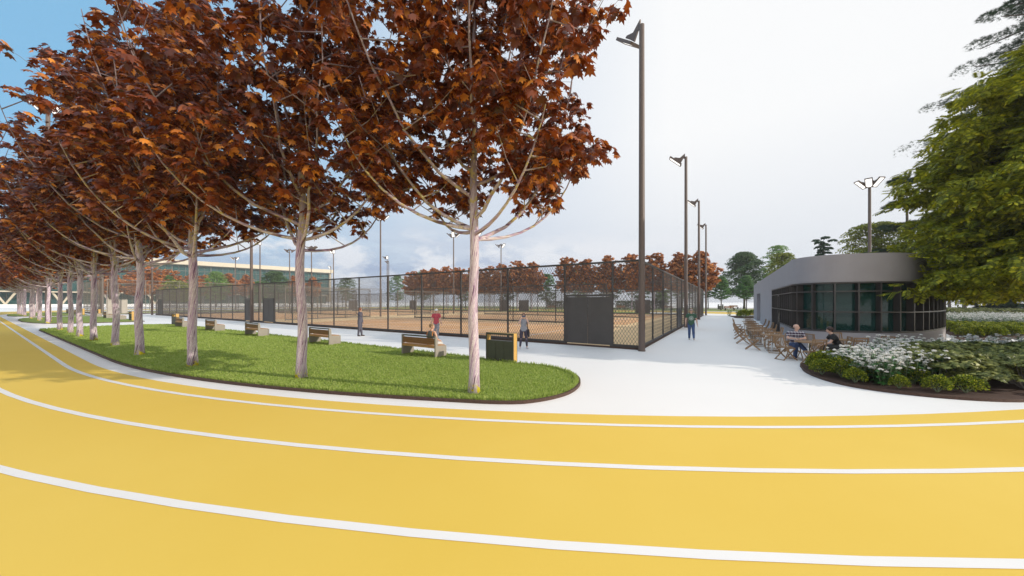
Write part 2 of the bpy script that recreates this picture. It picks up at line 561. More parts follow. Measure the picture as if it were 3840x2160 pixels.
# ================================================================== GROUND
def sheet(name, polys, z, m, kind='structure', mi=None):
    mb = MB()
    for poly in polys:
        n = len(mb.v)
        for x, y in poly: mb.v.append((x, y, z))
        mb.face(list(range(n, n + len(poly))))
    o = mb.build(name, m)
    return tag(o, kind=kind)


S = 900
sheet('ground', [[(-S, -S), (S, -S), (S, S), (-S, S)]], 0.0, M['paving'])

# running track: a stadium ring in court coordinates
TC0, TC1, VC, RIN = 15.9, 93.0, 22.95, 36.96


def ring(r):
    pts = []
    nA = 96
    for i in range(nA + 1):                       # near-right end, round from the near straight to the far straight
        a = math.pi * i / nA
        pts.append((TC0 - r * math.sin(a), VC - r * math.cos(a)))
    for i in range(nA + 1):
        a = math.pi * i / nA
        pts.append((TC1 + r * math.sin(a), VC + r * math.cos(a)))
    return [C(t, v) for t, v in pts]


def ring_band(name, r0, r1, z, m, label=None, cat_=None):
    a, b = ring(r0), ring(r1)
    n = len(a)
    V = [(x, y, z) for x, y in a] + [(x, y, z) for x, y in b]
    F = [(i, n + i, n + (i + 1) % n, (i + 1) % n) for i in range(n)]
    # winding so normals face up
    me_o = arr_mesh(name, V, F, m)
    if me_o.data.polygons[0].normal.z < 0:
        me_o.data.flip_normals()
    return tag(me_o, kind='structure')


ring_band('running_track', RIN, RIN + 13.4, 0.004, M['track'])
for k, r in enumerate((37.46, 39.02, 40.58, 42.14, 43.70, 45.26, 46.82, 48.38)):
    ring_band('track_line', r, r + 0.115, 0.009, M['white_line'])

# courts
sheet('clay_court', [[C(-0.05, -0.05), C(-0.05, 46.3), C(77.2, 46.3), C(77.2, -0.05)][::1]], 0.012, M['clay_light'])
cts = []
for tc_ in (19.3, 58.2):
    for vc_ in (7.9, 23.2, 38.6):
        hw, hl_ = 6.6, 14.5
        cts.append([C(tc_ - hl_, vc_ - hw), C(tc_ - hl_, vc_ + hw), C(tc_ + hl_, vc_ + hw), C(tc_ + hl_, vc_ - hw)])
sheet('court_surface', cts, 0.016, M['clay'])
mb = MB()
def cl(t0, v0, t1, v1, w=0.07):
    a, b_ = Vector(C(t0, v0)), Vector(C(t1, v1))
    d = (b_ - a).normalized(); p = Vector((-d.y, d.x)) * (w / 2)
    n = len(mb.v)
    for q in (a - d * w / 2 + p, a - d * w / 2 - p, b_ + d * w / 2 - p, b_ + d * w / 2 + p): mb.v.append((q.x, q.y, 0.021))
    mb.face([n, n + 1, n + 2, n + 3])
for tc_ in (19.3, 58.2):
    for vc_ in (7.9, 23.2, 38.6):
        for dv in (-5.485, -4.115, 4.115, 5.485): cl(tc_ - 11.885, vc_ + dv, tc_ + 11.885, vc_ + dv)
        for dt in (-11.885, 11.885): cl(tc_ + dt, vc_ - 5.4, tc_ + dt, vc_ + 5.4)
        for dt in (-6.4, 6.4): cl(tc_ + dt, vc_ - 4.1, tc_ + dt, vc_ + 4.1)
        cl(tc_ - 6.35, vc_, tc_ + 6.35, vc_)
tag(mb.build('court_marking', M['white_line']), kind='structure')
sheet('sports_turf', [[C(85.1, -4.4), C(85.1, 50), C(103, 50), C(103, -4.4)]], 0.012, M['turf'])

# grass verges inside and outside the far straight
sheet('grass_verge', [[C(8, 47.6), C(12, 57.5), C(16, 59.3), C(93, 59.3), C(100, 57), C(100, 52), C(80, 51), C(78.5, 47.6)]], 0.02, M['grass'])
sheet('park_grass', [[C(-40, 75.5), C(-40, 91), C(120, 91), C(120, 75.5)], [C(-60, 97), C(-60, 110), C(140, 110), C(140, 97)]], 0.02, M['grass'])
sheet('park_path', [[C(-60, 92), C(-60, 96), C(140, 96), C(140, 92)], [C(-80, 116), C(-80, 128), C(140, 128), C(140, 116)]], 0.012,
      mat('sand_path', (0.50, 0.42, 0.37), 0.8, var=0.05))


# raised lawns with a brown edging
def chaikin(pts, n=2):
    for _ in range(n):
        q = []
        for i in range(len(pts)):
            a, b_ = pts[i], pts[(i + 1) % len(pts)]
            q.append((a[0] * .75 + b_[0] * .25, a[1] * .75 + b_[1] * .25))
            q.append((a[0] * .25 + b_[0] * .75, a[1] * .25 + b_[1] * .75))
        pts = q
    return pts


def ccw(p):
    a = sum(p[i][0] * p[(i + 1) % len(p)][1] - p[(i + 1) % len(p)][0] * p[i][1] for i in range(len(p)))
    return p if a > 0 else p[::-1]


def inset(p, d):
    q = []
    for i in range(len(p)):
        a, b_, c_ = Vector(p[i - 1]), Vector(p[i]), Vector(p[(i + 1) % len(p)])
        n1, n2 = (b_ - a).normalized(), (c_ - b_).normalized()
        n = (Vector((-n1.y, n1.x)) + Vector((-n2.y, n2.x))).normalized()
        q.append(tuple(b_ + n * d))
    return q


def island(name, poly, ztop, mtop, edge=0.05, zedge=None):
    poly = ccw(poly)
    zedge = ztop + 0.01 if zedge is None else zedge
    inn = inset(poly, edge)
    mb = MB()
    n, k = 0, len(poly)
    for x, y in poly: mb.v.append((x, y, 0.0))
    for x, y in poly: mb.v.append((x, y, zedge))
    for x, y in inn: mb.v.append((x, y, zedge))
    for x, y in inn: mb.v.append((x, y, ztop - 0.03))
    for i in range(k):
        j = (i + 1) % k
        mb.face([i, j, k + j, k + i]); mb.face([k + i, k + j, 2 * k + j, 2 * k + i]); mb.face([2 * k + i, 2 * k + j, 3 * k + j, 3 * k + i])
    e = tag(mb.build(name + '_edging', M['kerb']), kind='structure')
    mb = MB()
    for x, y in inn: mb.v.append((x, y, ztop))
    mb.face(list(range(k)))
    t_ = tag(mb.build(name, mtop), kind='structure')
    return poly, inn


def arc_tv(r, t0, t1, n):
    out = []
    for i in range(n):
        t = t0 + (t1 - t0) * i / (n - 1)
        out.append((t, VC - math.sqrt(max(0, r * r - (t - TC0) ** 2))) if t < TC0 else (t, VC - r))
    return out


lawn1 = [C(*p) for p in arc_tv(36.5, 41.3, 2.2, 28)]
lawn1 += [(0.0, 7.25), (0.72, 7.53), (1.30, 8.0), (1.66, 8.6), (1.86, 9.2), (1.93, 9.9), (1.75, 10.6), (1.39, 11.2), (0.96, 11.6), (0.14, 11.97)]
lawn1 += [C(4.0, -5.95), C(12, -5.9), C(22, -5.9), C(32, -5.9), C(40.5, -6.0), C(41.9, -6.4), C(43.0, -7.6), C(43.4, -9.6), C(42.8, -11.8), C(42.0, -13.0)]
LAWN_Z = 0.06
lawn1 = chaikin(lawn1, 2)
p1, lawn1_in = island('lawn', lawn1, LAWN_Z, M['grass'])
lawn2 = [C(52.3, -13.4), C(50.6, -6.2), C(51.5, -5.9), C(76.5, -5.9), C(77.6, -6.8), C(78.2, -9.6), C(75.0, -13.35)]
lawn2 = chaikin(lawn2, 2)
p2, lawn2_in = island('lawn', lawn2, LAWN_Z, M['grass'])
lawn3 = [C(83.3, -13.3), C(81.6, -6.5), C(82.5, -6.0), C(106, -6.0), C(110, -6.6), C(111, -8.3), C(108, -10.6), C(102, -12.6), C(95, -13.3)]
lawn3 = chaikin(lawn3, 2)
p3, lawn3_in = island('lawn', lawn3, LAWN_Z, M['grass'])


def in_poly(P, poly):
    x, y = P[:, 0], P[:, 1]
    c = np.zeros(len(P), bool)
    poly = np.asarray(poly)
    for i in range(len(poly)):
        x0, y0 = poly[i - 1]; x1, y1 = poly[i]
        k = (y0 > y) != (y1 > y)
        xi = (x1 - x0) * (y - y0) / (y1 - y0 + 1e-12) + x0
        c ^= k & (x < xi)
    return c


# grass blades: dense near the camera
def blades(name, poly, n, hmin, hmax, zmax=60):
    pl = np.asarray(poly)
    lo, hi = pl.min(0), pl.max(0)
    P = rng.random((n * 6, 2)) * (hi - lo) + lo
    P = P[in_poly(P, poly)]
    w = np.minimum(1.0, (9.0 / P[:, 1]) ** 1.6)
    P = P[rng.random(len(P)) < w][:n]
    m = len(P)
    d = P[:, 1]
    h = (hmin + (hmax - hmin) * rng.random(m)) * (1 + 0.25 * np.sin(P[:, 0] * 1.7) * np.cos(P[:, 1] * 2.3))
    wd = 0.007 + d * 0.0011
    a = rng.random(m) * 6.283
    la = rng.random(m) * 6.283
    ll = rng.random(m) * 0.6 * h
    V = np.zeros((m, 3, 3))
    V[:, 0, 0] = P[:, 0] - np.cos(a) * wd; V[:, 0, 1] = P[:, 1] - np.sin(a) * wd; V[:, 0, 2] = LAWN_Z - .005
    V[:, 1, 0] = P[:, 0] + np.cos(a) * wd; V[:, 1, 1] = P[:, 1] + np.sin(a) * wd; V[:, 1, 2] = LAWN_Z - .005
    V[:, 2, 0] = P[:, 0] + np.cos(la) * ll; V[:, 2, 1] = P[:, 1] + np.sin(la) * ll; V[:, 2, 2] = LAWN_Z + h
    o = arr_mesh(name, V.reshape(-1, 3), np.arange(m * 3).reshape(-1, 3), M['blade'])
    return tag(o, 'short bright green grass blades covering the lawn under the maples', 'grass', kind='stuff')


blades('grass', lawn1_in, 200000, 0.022, 0.058)
# taller unmown fringe along the near edging
fr = []
pl = np.asarray(lawn1_in)
for i in range(len(pl)):
    a_, b_ = pl[i - 1], pl[i]
    L = np.linalg.norm(b_ - a_); mid = (a_ + b_) / 2
    if mid[1] > 30 : continue
    k = int(L * 170 * min(1, (12 / mid[1]) ** 1.3)); tt = rng.random(k)[:, None]
    nrm = np.array([-(b_ - a_)[1], (b_ - a_)[0]]) / (L + 1e-9)
    fr.append(a_ + (b_ - a_) * tt + nrm * (rng.random((k, 1)) * 0.10 + .01))
P = np.concatenate(fr); m_ = len(P)
h = 0.05 + 0.08 * rng.random(m_); a = rng.random(m_) * 6.283; wd = 0.007 + P[:, 1] * .0008
V = np.zeros((m_, 3, 3))
V[:, 0, :2] = P - np.stack([np.cos(a), np.sin(a)], 1) * wd[:, None]; V[:, 1, :2] = P + np.stack([np.cos(a), np.sin(a)], 1) * wd[:, None]
V[:, 0, 2] = V[:, 1, 2] = LAWN_Z - .01
V[:, 2, :2] = P + rng.normal(0, .03, (m_, 2)); V[:, 2, 2] = LAWN_Z + h
tag(arr_mesh('grass', V.reshape(-1, 3), np.arange(m_ * 3).reshape(-1, 3), M['blade']), 'longer fringe of grass blades along the brown lawn edging', 'grass', kind='stuff')

# planting beds
bed1 = [(9.55, 11.3), (9.15, 10.75), (8.85, 10.1), (8.66, 9.4), (8.70, 8.8), (9.0, 8.30), (9.66, 7.78), (10.64, 7.45), (11.8, 7.50), (14, 7.95), (18, 9.2), (24, 11.8), (34, 17.5),
        (33, 20.2), (28, 18.6), (24, 16.2), (21, 14.0), (18, 12.95), (15, 12.5), (12, 12.35), (10.4, 12.1), (9.85, 11.75)]
pb1, bed1_in = island('planting_bed', chaikin(bed1, 2), 0.07, M['soil'], 0.02, 0.07)
bed2 = [(31.0, 24.6), (25.6, 19.6), (27.5, 19.4), (40, 24), (70, 40), (72, 60), (52, 52)]
pb2, bed2_in = island('planting_bed', bed2, 0.07, M['soil'], 0.02, 0.07)
bed3 = [C(-6.5, 31.0 + 0), C(-4.6, 38), C(-4.6, 45), C(-13, 45), C(-13, 38)]
pb3, bed3_in = island('planting_bed', [(x, y) for x, y in [(31.0, 44.5), (30.0, 46.0), (33, 52), (38, 50), (35, 44)]], 0.07, M['soil'], 0.02, 0.07)


# ================================================================== FENCES
def wire_panel(L, h, pitch_x, ang, rad, z0=0.12):
    """diamond mesh: straight wires in two directions between bottom and top rail, local x along the run"""
    H_ = h - z0 - 0.05
    run = H_ / math.tan(ang)
    segs = []
    x = -run
    while x < L:
        for sgn in (1, -1):
            if sgn == 1: xa, za, xb, zb = x, z0, x + run, z0 + H_
            else: xa, za, xb, zb = x, z0 + H_, x + run, z0
            # clip to 0..L
            def clipx(xa, za, xb, zb):
                if xa < 0:
                    f = -xa / (xb - xa); za = za + (zb - za) * f; xa = 0
                if xb > L:
                    f = (L - xa) / (xb - xa); zb = za + (zb - za) * f; xb = L
                return xa, za, xb, zb
            q = clipx(xa, za, xb, zb)
            if q[2] > q[0] + 1e-4: segs.append((*q, 0.004 * sgn))
        x += pitch_x
    Sg = np.array(segs)
    a = np.stack([Sg[:, 0], Sg[:, 4], Sg[:, 1]], 1); b_ = np.stack([Sg[:, 2], Sg[:, 4], Sg[:, 3]], 1)
    d = b_ - a; d /= np.linalg.norm(d, axis=1, keepdims=True)
    nx = np.stack([-d[:, 2], d[:, 1] * 0, d[:, 0]], 1); ny = np.tile([0, 1.0, 0], (len(d), 1))
    V = np.stack([a + nx * rad, a + ny * rad, a - nx * rad, a - ny * rad, b_ + nx * rad, b_ + ny * rad, b_ - nx * rad, b_ - ny * rad], 1)
    F = np.array([[0, 1, 5, 4], [1, 2, 6, 5], [2, 3, 7, 6], [3, 0, 4, 7]])
    FF = F[None] + (np.arange(len(V)) * 8)[:, None, None]
    return V.reshape(-1, 3), FF.reshape(-1, 4)


def fence(a, b_, h, label, posts, gates=(), m=None, mg=None, rad=0.0078, pitch=0.15, kerb=True, group='mesh fences of the courts', zg=2.5):
    """a, b world xy; posts distances along; gates (start, end) distances; local +x from a to b"""
    m = m or M['fence_metal']; mg = mg or M['gate']
    a, b_ = Vector(a), Vector(b_)
    L = (b_ - a).length
    rz = math.atan2((b_ - a).y, (b_ - a).x)
    root = empty('mesh_fence', (a.x, a.y, 0), rz)
    tag(root, label, 'fence', group)
    # keep wires out of the gate leaves: panels between gates at full height, above gates short
    spans, x = [], 0.0
    for g0, g1 in sorted(gates):
        spans.append((x, g0, 0.12)); spans.append((g0, g1, zg + .04)); x = g1
    spans.append((x, L, 0.12))
    parts = []
    for x0, x1, z0 in spans:
        if x1 - x0 < 0.3: continue
        V, F = wire_panel(x1 - x0, h, pitch, math.radians(57), rad, z0)
        V[:, 0] += x0
        parts.append((V, F))
    V, F = cat(parts)
    arr_mesh('wire_mesh', V, F, M['wire'] if m == M['fence_metal'] else m, root)
    r = MB(); r.box((L / 2, 0, h - 0.04), (L + .08, 0.07, 0.09)); r.build('top_rail', m, root)
    mb = MB(); xs = 0.0
    for g0, g1 in list(sorted(gates)) + [(L, L)]:
        if g0 - xs > .1: mb.box(((xs + g0) / 2, 0, 0.13), (g0 - xs - .01, 0.06, 0.13))
        xs = g1
    mb.build('bottom_rail', m, root)
    for px in posts:
        p = MB(); p.box((px, 0, (h - 0.09) / 2), (0.08, 0.08, h - 0.09)); p.build('post', m, root)
    for g0, g1 in gates:
        w = g1 - g0
        gr = MB()
        gr.box(((g0 + g1) / 2, -0.005, zg + 0.0), (w, 0.085, 0.10))
        for xx in (g0 + .06, g1 - .06): gr.box((xx, -0.005, (zg - .05) / 2 + .03), (0.12, 0.085, zg - .11))
        go = gr.build('gate', mg, root)
        gw = (w - .24 - .03) / 2
        for k in (0, 1):
            cx = g0 + .12 + .005 + gw / 2 + k * (gw + .02)
            l = MB(); l.box((cx, -.01, (zg + .06) / 2), (gw, 0.05, zg - .20))
            sx_ = cx - gw / 2 + 0.12
            l.box((sx_, -.037, zg / 2), (0.015, 0.012, zg - .40))
            l.build('door_leaf', mg, go)
            hx = g0 + w / 2 + (-.10 if k == 0 else .10)
            hb = MB(); hb.tube([(hx - .09, -.085, 1.02), (hx + .09, -.085, 1.02)], .012, 6); hb.box((hx + (.07 if k == 0 else -.07), -.06, 1.02), (.02, .05, .02))
            hb.build('handle', M['fence_metal'], go)
    if kerb:
        kb = MB(); kb.box((L / 2, 0, 0.035), (L + .16, 0.16, 0.07)); kb.build('kerb', M['kerb'], root)
    return root


TL, VL = 76.2, 46.2
pt = [0.0, 1.25, 3.70] + [3.7 + 3.48 * k for k in range(1, 10)] + [37.6, 38.6, 40.0, 42.0, 45.4, 48.8, 52.2, 55.7, 59.1, 62.4, 65.8, 69.1, 72.5, 75.0, TL]
# front long fence: local +x must run so the outside (camera side) is local -y: from the left corner to the right corner
fence(C(TL, 0), C(0, 0), 4.12, 'long dark mesh fence along the near side of the clay courts with grey gates', [TL - t for t in pt],
      [(TL - 3.70, TL - 1.25), (TL - 37.6, TL - 35.2), (TL - 42.0, TL - 39.9), (TL - 75.0, TL - 72.6)])
pu = [3.1, 6.5, 10.0, 13.3, 16.2, 19.9, 23.3, 26.7, 30.4, 34.0, 37.2, 40.7, 44.0, VL]
fence(C(0, 0), C(0, VL), 4.12, 'dark mesh fence running away beside the open white plaza from the corner pole', pu, [(13.3, 15.7)], rad=.0055, pitch=.25)
fence(C(0, VL), C(TL, VL), 4.0, 'dark mesh fence along the far side of the clay courts', [3.5 * k for k in range(1, 22)],
      [(8, 10.4), (32, 34.4), (37, 39.4), (66, 68.4)], pitch=0.24, rad=0.009)
fence(C(TL, VL), C(TL, 0), 4.0, 'dark mesh fence closing the far left end of the clay courts', [3.5 * k for k in range(1, 14)], [(10, 12.4)], pitch=0.22, rad=0.009)
fence(C(32.0, 15.4), C(6.2, 15.4), 3.9, 'freestanding dark screen fence behind the nearest clay court', [0, 5.2, 10.3, 15.5, 20.6, 25.8], kerb=False, group='screen fences between the courts')
fence(C(32.0, 30.9), C(6.2, 30.9), 3.9, 'freestanding dark screen fence in the middle of the right hand courts', [0, 5.2, 10.3, 15.5, 20.6, 25.8], kerb=False, pitch=.22, rad=.009, group='screen fences between the courts')
fence(C(70.0, 15.4), C(45.0, 15.4), 3.9, 'freestanding dark screen fence behind the nearest left court', [0, 5, 10, 15, 20, 25], kerb=False, pitch=.22, rad=.009, group='screen fences between the courts')
fence(C(70.0, 30.9), C(45.0, 30.9), 3.9, 'freestanding dark screen fence deep between the left hand courts', [0, 5, 10, 15, 20, 25], kerb=False, pitch=.26, rad=.010, group='screen fences between the courts')
for i, (v0, v1) in enumerate(((3.0, 14.0), (18.8, 30.0), (34.0, 44.5))):
    fence(C(39.6, v0), C(39.6, v1), 3.9, 'pale cross fence between the two halves of the courts, %s behind the long front fence' % ORD[i + 1],
          [0, (v1 - v0) / 3, (v1 - v0) * 2 / 3, v1 - v0], m=M['fence_pale'], kerb=False, pitch=.22, rad=.009, group='pale cross fences')
# second cage far left
fence(C(85.1, 50), C(85.1, -4.5), 6.0, 'tall pale mesh fence left of the clay courts with a pale double gate', [4.5 * k for k in range(0, 13)],
      [(51.7, 54.1)], m=M['fence_pale'], mg=M['gate_pale'], pitch=.28, rad=.010)
fence(C(103, -4.5), C(85.1, -4.5), 6.0, 'tall pale mesh fence along the footway behind the second lawn', [0, 3.6, 7.2, 10.8, 14.4, 17.9], m=M['fence_pale'], pitch=.5, rad=.010)
fence(C(103, -4.5), C(103, 50), 6.0, 'tall pale mesh fence closing the far end of the green pitch', [4.5 * k for k in range(1, 13)], m=M['fence_pale'], pitch=.32, rad=.011)


# ================================================================== FLOODLIGHTS
def lamp_head(parent, ang, base, lit=True):
    """one flat head on a kinked arm; ang azimuth of throw, base (x,y,z)"""
    d = Vector((math.cos(ang), math.sin(ang), 0)); b0 = Vector(base)
    up = Vector((0, 0, 1)); side = Vector((-d.y, d.x, 0))
    mb = MB()
    # arm: a flat bent plate
    prof = [(0.0, 0.35), (-0.02, -0.12), (0.10, -0.12), (0.40, 0.02), (0.62, -0.26), (0.80, 0.12), (0.72, 0.20), (0.36, 0.16), (0.16, 0.22)]
    prof = [(0.0, 0.42), (0.0, -0.05), (0.12, 0.02), (0.34, -0.36), (0.62, -0.06), (0.86, 0.16), (0.78, 0.22), (0.40, 0.10)]
    n = len(mb.v); k = len(prof)
    for sd_ in (-.035, .035):
        for u_, w_ in prof: mb.v.append(tuple(b0 + d * u_ + up * w_ + side * sd_))
    mb.face(list(range(n, n + k))); mb.face(list(range(n + k, n + 2 * k))[::-1])
    for i in range(k): mb.face([n + i, n + k + i, n + k + (i + 1) % k, n + (i + 1) % k])
    arm = mb.build('lamp_arm', M['pole'], parent)
    # head: panel tilted 50 degrees, facing down and outward
    tilt = R(42)
    ax = (d * math.cos(tilt) + up * math.sin(tilt)); nn = (d * math.sin(tilt) - up * math.cos(tilt))
    cen = b0 + d * 0.72 - up * 0.12
    L_, W_, Tk = 1.15, 0.60, 0.09
    Mx = Matrix((ax.to_4d(), side.to_4d(), nn.to_4d(), (0, 0, 0, 1))).transposed()
    Mx = Matrix(((ax.x, side.x, nn.x, cen.x), (ax.y, side.y, nn.y, cen.y), (ax.z, side.z, nn.z, cen.z), (0, 0, 0, 1)))
    mb = MB()
    mb.box((0, 0, 0), (L_, W_, Tk), M=Mx)
    for sx_, sy_, lx, ly in ((0, W_ / 2 - .03, L_, .06), (0, -W_ / 2 + .03, L_, .06), (L_ / 2 - .03, 0, .06, W_ - .125), (-L_ / 2 + .03, 0, .06, W_ - .125)):
        mb.box((sx_, sy_, Tk / 2 + .02), (lx, ly, .04), M=Mx)
    hd = mb.build('lamp_head', M['pole'], parent)
    if lit:
        le = MB(); le.box((0, 0, Tk / 2 + .006), (L_ - .14, W_ - .14, .012), M=Mx); le.build('lens', M['lens'], hd)
    return hd


def floodlight(x, y, h, heads, label, r=0.145, lit=True):
    root = empty('floodlight_pole', (x, y, 0))
    tag(root, label, 'floodlight', 'floodlight masts around the courts')
    mb = MB(); mb.tube([(0, 0, 0), (0, 0, h * .5), (0, 0, h)], [r, r * .88, r * .78], 12)
    p = mb.build('pole', M['pole'], root, smooth=False)
    mb = MB(); mb.tube([(0, 0, 0.0), (0, 0, 0.04)], [r * 1.12, r * 1.12], 12); mb.build('base_plate', M['pole'], root)
    for a_ in heads: lamp_head(root, a_, (r * .5 * math.cos(a_), r * .5 * math.sin(a_), h - .12), lit)
    return root


aT, aU = math.atan2(T.y, T.x), math.atan2(U.y, U.x)
H1 = 14.5
floodlight(*C(-0.15, -0.35), H1, [aT - R(30)], 'tallest looking dark floodlight pole at the near corner of the courts')
for i, u_ in enumerate((16.2, 31.2, 46.6)):
    floodlight(*C(-0.35, u_), H1, [aT + R(8)], 'floodlight pole on the plaza side of the courts, %s behind the corner pole' % ORD[i + 1])
floodlight(*C(39.2, -0.45), H1, [aU - R(60), aU + R(60)], 'floodlight pole against the long front fence between its two middle gates')
floodlight(*C(77.0, -0.3), H1, [aU - R(30), aU + R(60)], 'floodlight pole at the far left corner of the long front fence')
tow = math.atan2(-1, 0)
def fpix(x, Yd, heads, label, h=14.6, r=.125, lit=True):
    X, Yy = at(x, Yd); floodlight(X, Yy, h, heads, label, r, lit)
fpix(1427, 49.7, [R(180), R(-85), R(5)], 'floodlight pole with three bright heads seen between the two nearest maples')
fpix(1701, 62.8, [R(170), R(-88), R(0)], 'floodlight pole with three bright heads just left of the nearest maple trunk')
fpix(1782, 62.8, [R(-30)], 'floodlight pole mostly hidden behind the nearest maple trunk')
fpix(1879, 75, [R(-50), R(175)], 'floodlight pole with two heads just right of the nearest maple trunk')
fpix(1452, 95, [R(-70), R(180)], 'thin far floodlight pole with its lamp facing us, paired with a bare one')
fpix(1458, 105.6, [R(170)], 'thin far floodlight pole with a dark head turned away')
fpix(1250.5, 84, [R(-110), R(-60)], 'floodlight pole with two lit heads rising by the end of the glass building')
fpix(1241, 122, [R(-100)], 'smallest far floodlight pole by the corner of the glass building')
fpix(883, 97, [R(-130), R(-15)], 'floodlight pole with a spread pair of heads in front of the glass building')
fpix(975, 71, [R(-115), R(-60)], 'floodlight pole with two lit heads facing us behind the middle gates')
fpix(1086, 82, [R(30), R(175)], 'floodlight pole with two dark heads left of the second maple trunk', lit=False)
fpix(1168, 78, [R(20), R(75), R(130), R(-160), R(-15)], 'floodlight pole with a crown of five dark heads right of the second maple', lit=False)
fpix(411.6, 58.9, [R(-30)], 'floodlight pole at the near corner of the pale mesh fence')
fpix(381, 75, [R(-90)], 'thick floodlight pole behind the pale mesh fence', r=.34)
fpix(180, 35.9, [R(-60), R(-120), R(0), R(180)], 'very tall thick mast on the second lawn with a lit lamp above the maples', h=22.6, r=.20)
fpix(3261, 36.4, [R(-190), R(-140), R(-88)], 'floodlight pole with three warm lit heads above the cafe roof', h=14.9, r=.16)


# ================================================================== BENCHES AND BINS
def make_bench():
    root = empty('park_bench')
    W_, D_ = 1.92, 0.60
    for sx_, nm in ((0, 'end_panel'), (1, 'end_panel')):
        mb = MB()
        x0 = -W_ / 2 if sx_ == 0 else W_ / 2 - 0.06
        prof = [(0, 0), (D_, 0), (D_, 0.43), (0.13, 0.45), (0.10, 0.80), (0.0, 0.82)]
        n = len(mb.v); k = len(prof)
        for xx in (x0, x0 + .06):
            for y, z in prof: mb.v.append((xx, y, z))
        mb.face(list(range(n, n + k))); mb.face(list(range(n + k, n + 2 * k))[::-1])
        for i in range(k): mb.face([n + i, n + k + i, n + k + (i + 1) % k, n + (i + 1) % k])
        mb.build(nm, M['bench_frame'], root)
    mb = MB(); mb.box((0, 0.045, 0.795), (W_ - .12, 0.07, 0.05)); mb.build('back_rail', M['bin_panel'], root)
    mb = MB()
    for i in range(3): mb.box((0, 0.045, 0.535 + .078 * i), (W_ - .122, 0.045, 0.073))
    mb.build('backrest', M['wood_dark'], root)
    mb = MB()
    for i in range(7): mb.box((0, 0.045 + .08 * i, 0.43), (W_ - .122, 0.072, 0.055))
    mb.box((0, .0, .40), (W_ - .122, .03, .07)); mb.box((0, .585, .40), (W_ - .122, .03, .07))
    mb.build('seat', M['wood_seat'], root)
    return root


def make_bin():
    root = empty('litter_bin')
    W_, D_, H_ = 1.20, 0.26, 1.02
    for x0 in (-W_ / 2 + .02, W_ / 2 - .02):
        mb = MB(); mb.box((x0, D_ / 2, H_ / 2), (0.04, D_ - .05, H_)); mb.build('side_panel', M['wood_bin'], root)
    mb = MB(); mb.box((0, D_ / 2, H_ - .02), (W_ - .082, D_ - .05, 0.04)); mb.build('top_panel', M['wood_bin'], root)
    for y0 in (0.012, D_ - .012):
        mb = MB()
        mb.box((0, y0, H_ - .03), (W_, .024, .07)); mb.box((0, y0, .03), (W_ - .1, .024, .06))
        for x0 in (-W_ / 2 + .022, W_ / 2 - .022): mb.box((x0, y0, H_ / 2 - .03), (.044, .024, H_ - .072))
        mb.build('frame', M['bin_panel'], root)
    w3 = (W_ - .10) / 3
    for i in range(3):
        mb = MB(); mb.box((-W_ / 2 + .05 + w3 * (i + .5), D_ / 2, 0.40), (w3 - .012, D_ - .03, 0.68)); mb.build('door', M['bin_panel'], root)
    return root


bench = make_bench(); bin_ = make_bin()
tag(bench, '', 'bench', 'benches along the lawns'); tag(bin_, '', 'litter bin', 'litter bins along the lawns')
bt = [6.97, 14.2, 22.0, 29.0, 36.1]
bl = ['wooden bench on the lawn edge with a seated man in a grey vest', 'wooden bench right of the second maple trunk',
      'wooden bench just left of the second maple trunk, third along the main lawn', 'wooden bench right of the third maple trunk',
      'wooden bench beside the second litter bin at the far end of the main lawn']
first = True
for t, lb in zip(bt, bl):
    x, y = C(t, -6.85); place(bench, (x, y, .05), YAW, 1, lb, first); first = False
for i, t in enumerate((59.0, 66.2, 73.3)):
    x, y = C(t, -6.85); place(bench, (x, y, .05), YAW, 1, 'bench on the second lawn, %s from its near end' % ORD[i + 1])
for i, t in enumerate((90.1, 94.6, 99.5)):
    x, y = C(t, -6.85); place(bench, (x, y, .05), YAW, 1, 'small looking bench on the farthest lawn, %s from its near end' % ORD[i + 1])
first = True
for t, v, lb in ((3.55, -6.15, 'tall slatted litter bin with dark doors beside the nearest maple'), (40.3, -6.2, 'litter bin standing behind the last bench of the main lawn'),
                 (54.8, -6.5, 'litter bin at the near end of the second lawn'), (76.2, -6.2, 'litter bin behind the last bench of the second lawn'),
                 (87.0, -6.5, 'litter bin at the near end of the farthest lawn'), (97.0, -6.0, 'litter bin in the middle of the farthest lawn')):
    x, y = C(t, v); place(bin_, (x, y, .05), YAW, 1, lb, first); first = False


# simpler park benches beyond the track
def make_park_bench():
    root = empty('park_bench')
    for sx_ in (-.85, .85):
        mb = MB(); mb.box((sx_, 0, .22), (.06, .45, .44)); mb.box((sx_, -.2, .62), (.06, .05, .44)); mb.build('leg', M['bin_panel'], root)
    mb = MB()
    for i in range(4): mb.box((0, -.17 + .12 * i, .46), (2.0, .1, .04))
    mb.build('seat', M['wood_dark'], root)
    mb = MB()
    for i in range(3): mb.box((0, -.235, .58 + .12 * i), (2.0, .03, .1))
    mb.build('backrest', M['wood_dark'], root)
    return root


pb = make_park_bench(); tag(pb, '', 'bench', 'benches beyond the far track')
first = True
for x, Yd, lb in ((2736, 84, 'brown bench beyond the track, nearer of the two right of the light poles'), (2753, 101, 'brown bench beyond the track, farther of the two right of the light poles'),
                  (2330, 92, 'bench far beyond the courts seen right of the big gate'), (2425, 88, 'bench far beyond the courts behind the corner pole'),
                  (2070, 92, 'bench far beyond the courts left of the big gate'), (1900, 96, 'bench far beyond the courts behind the litter bin'),
                  (2505, 90, 'bench far beyond the courts seen through the plaza fence'), (3655, 55, 'orange wooden bench under the trees right of the cafe')):
    X, Yy = at(x, Yd); place(pb, (X, Yy, .02), 0.03 + (math.pi if Yd != 55 else 0), 1.25, lb, first); first = False
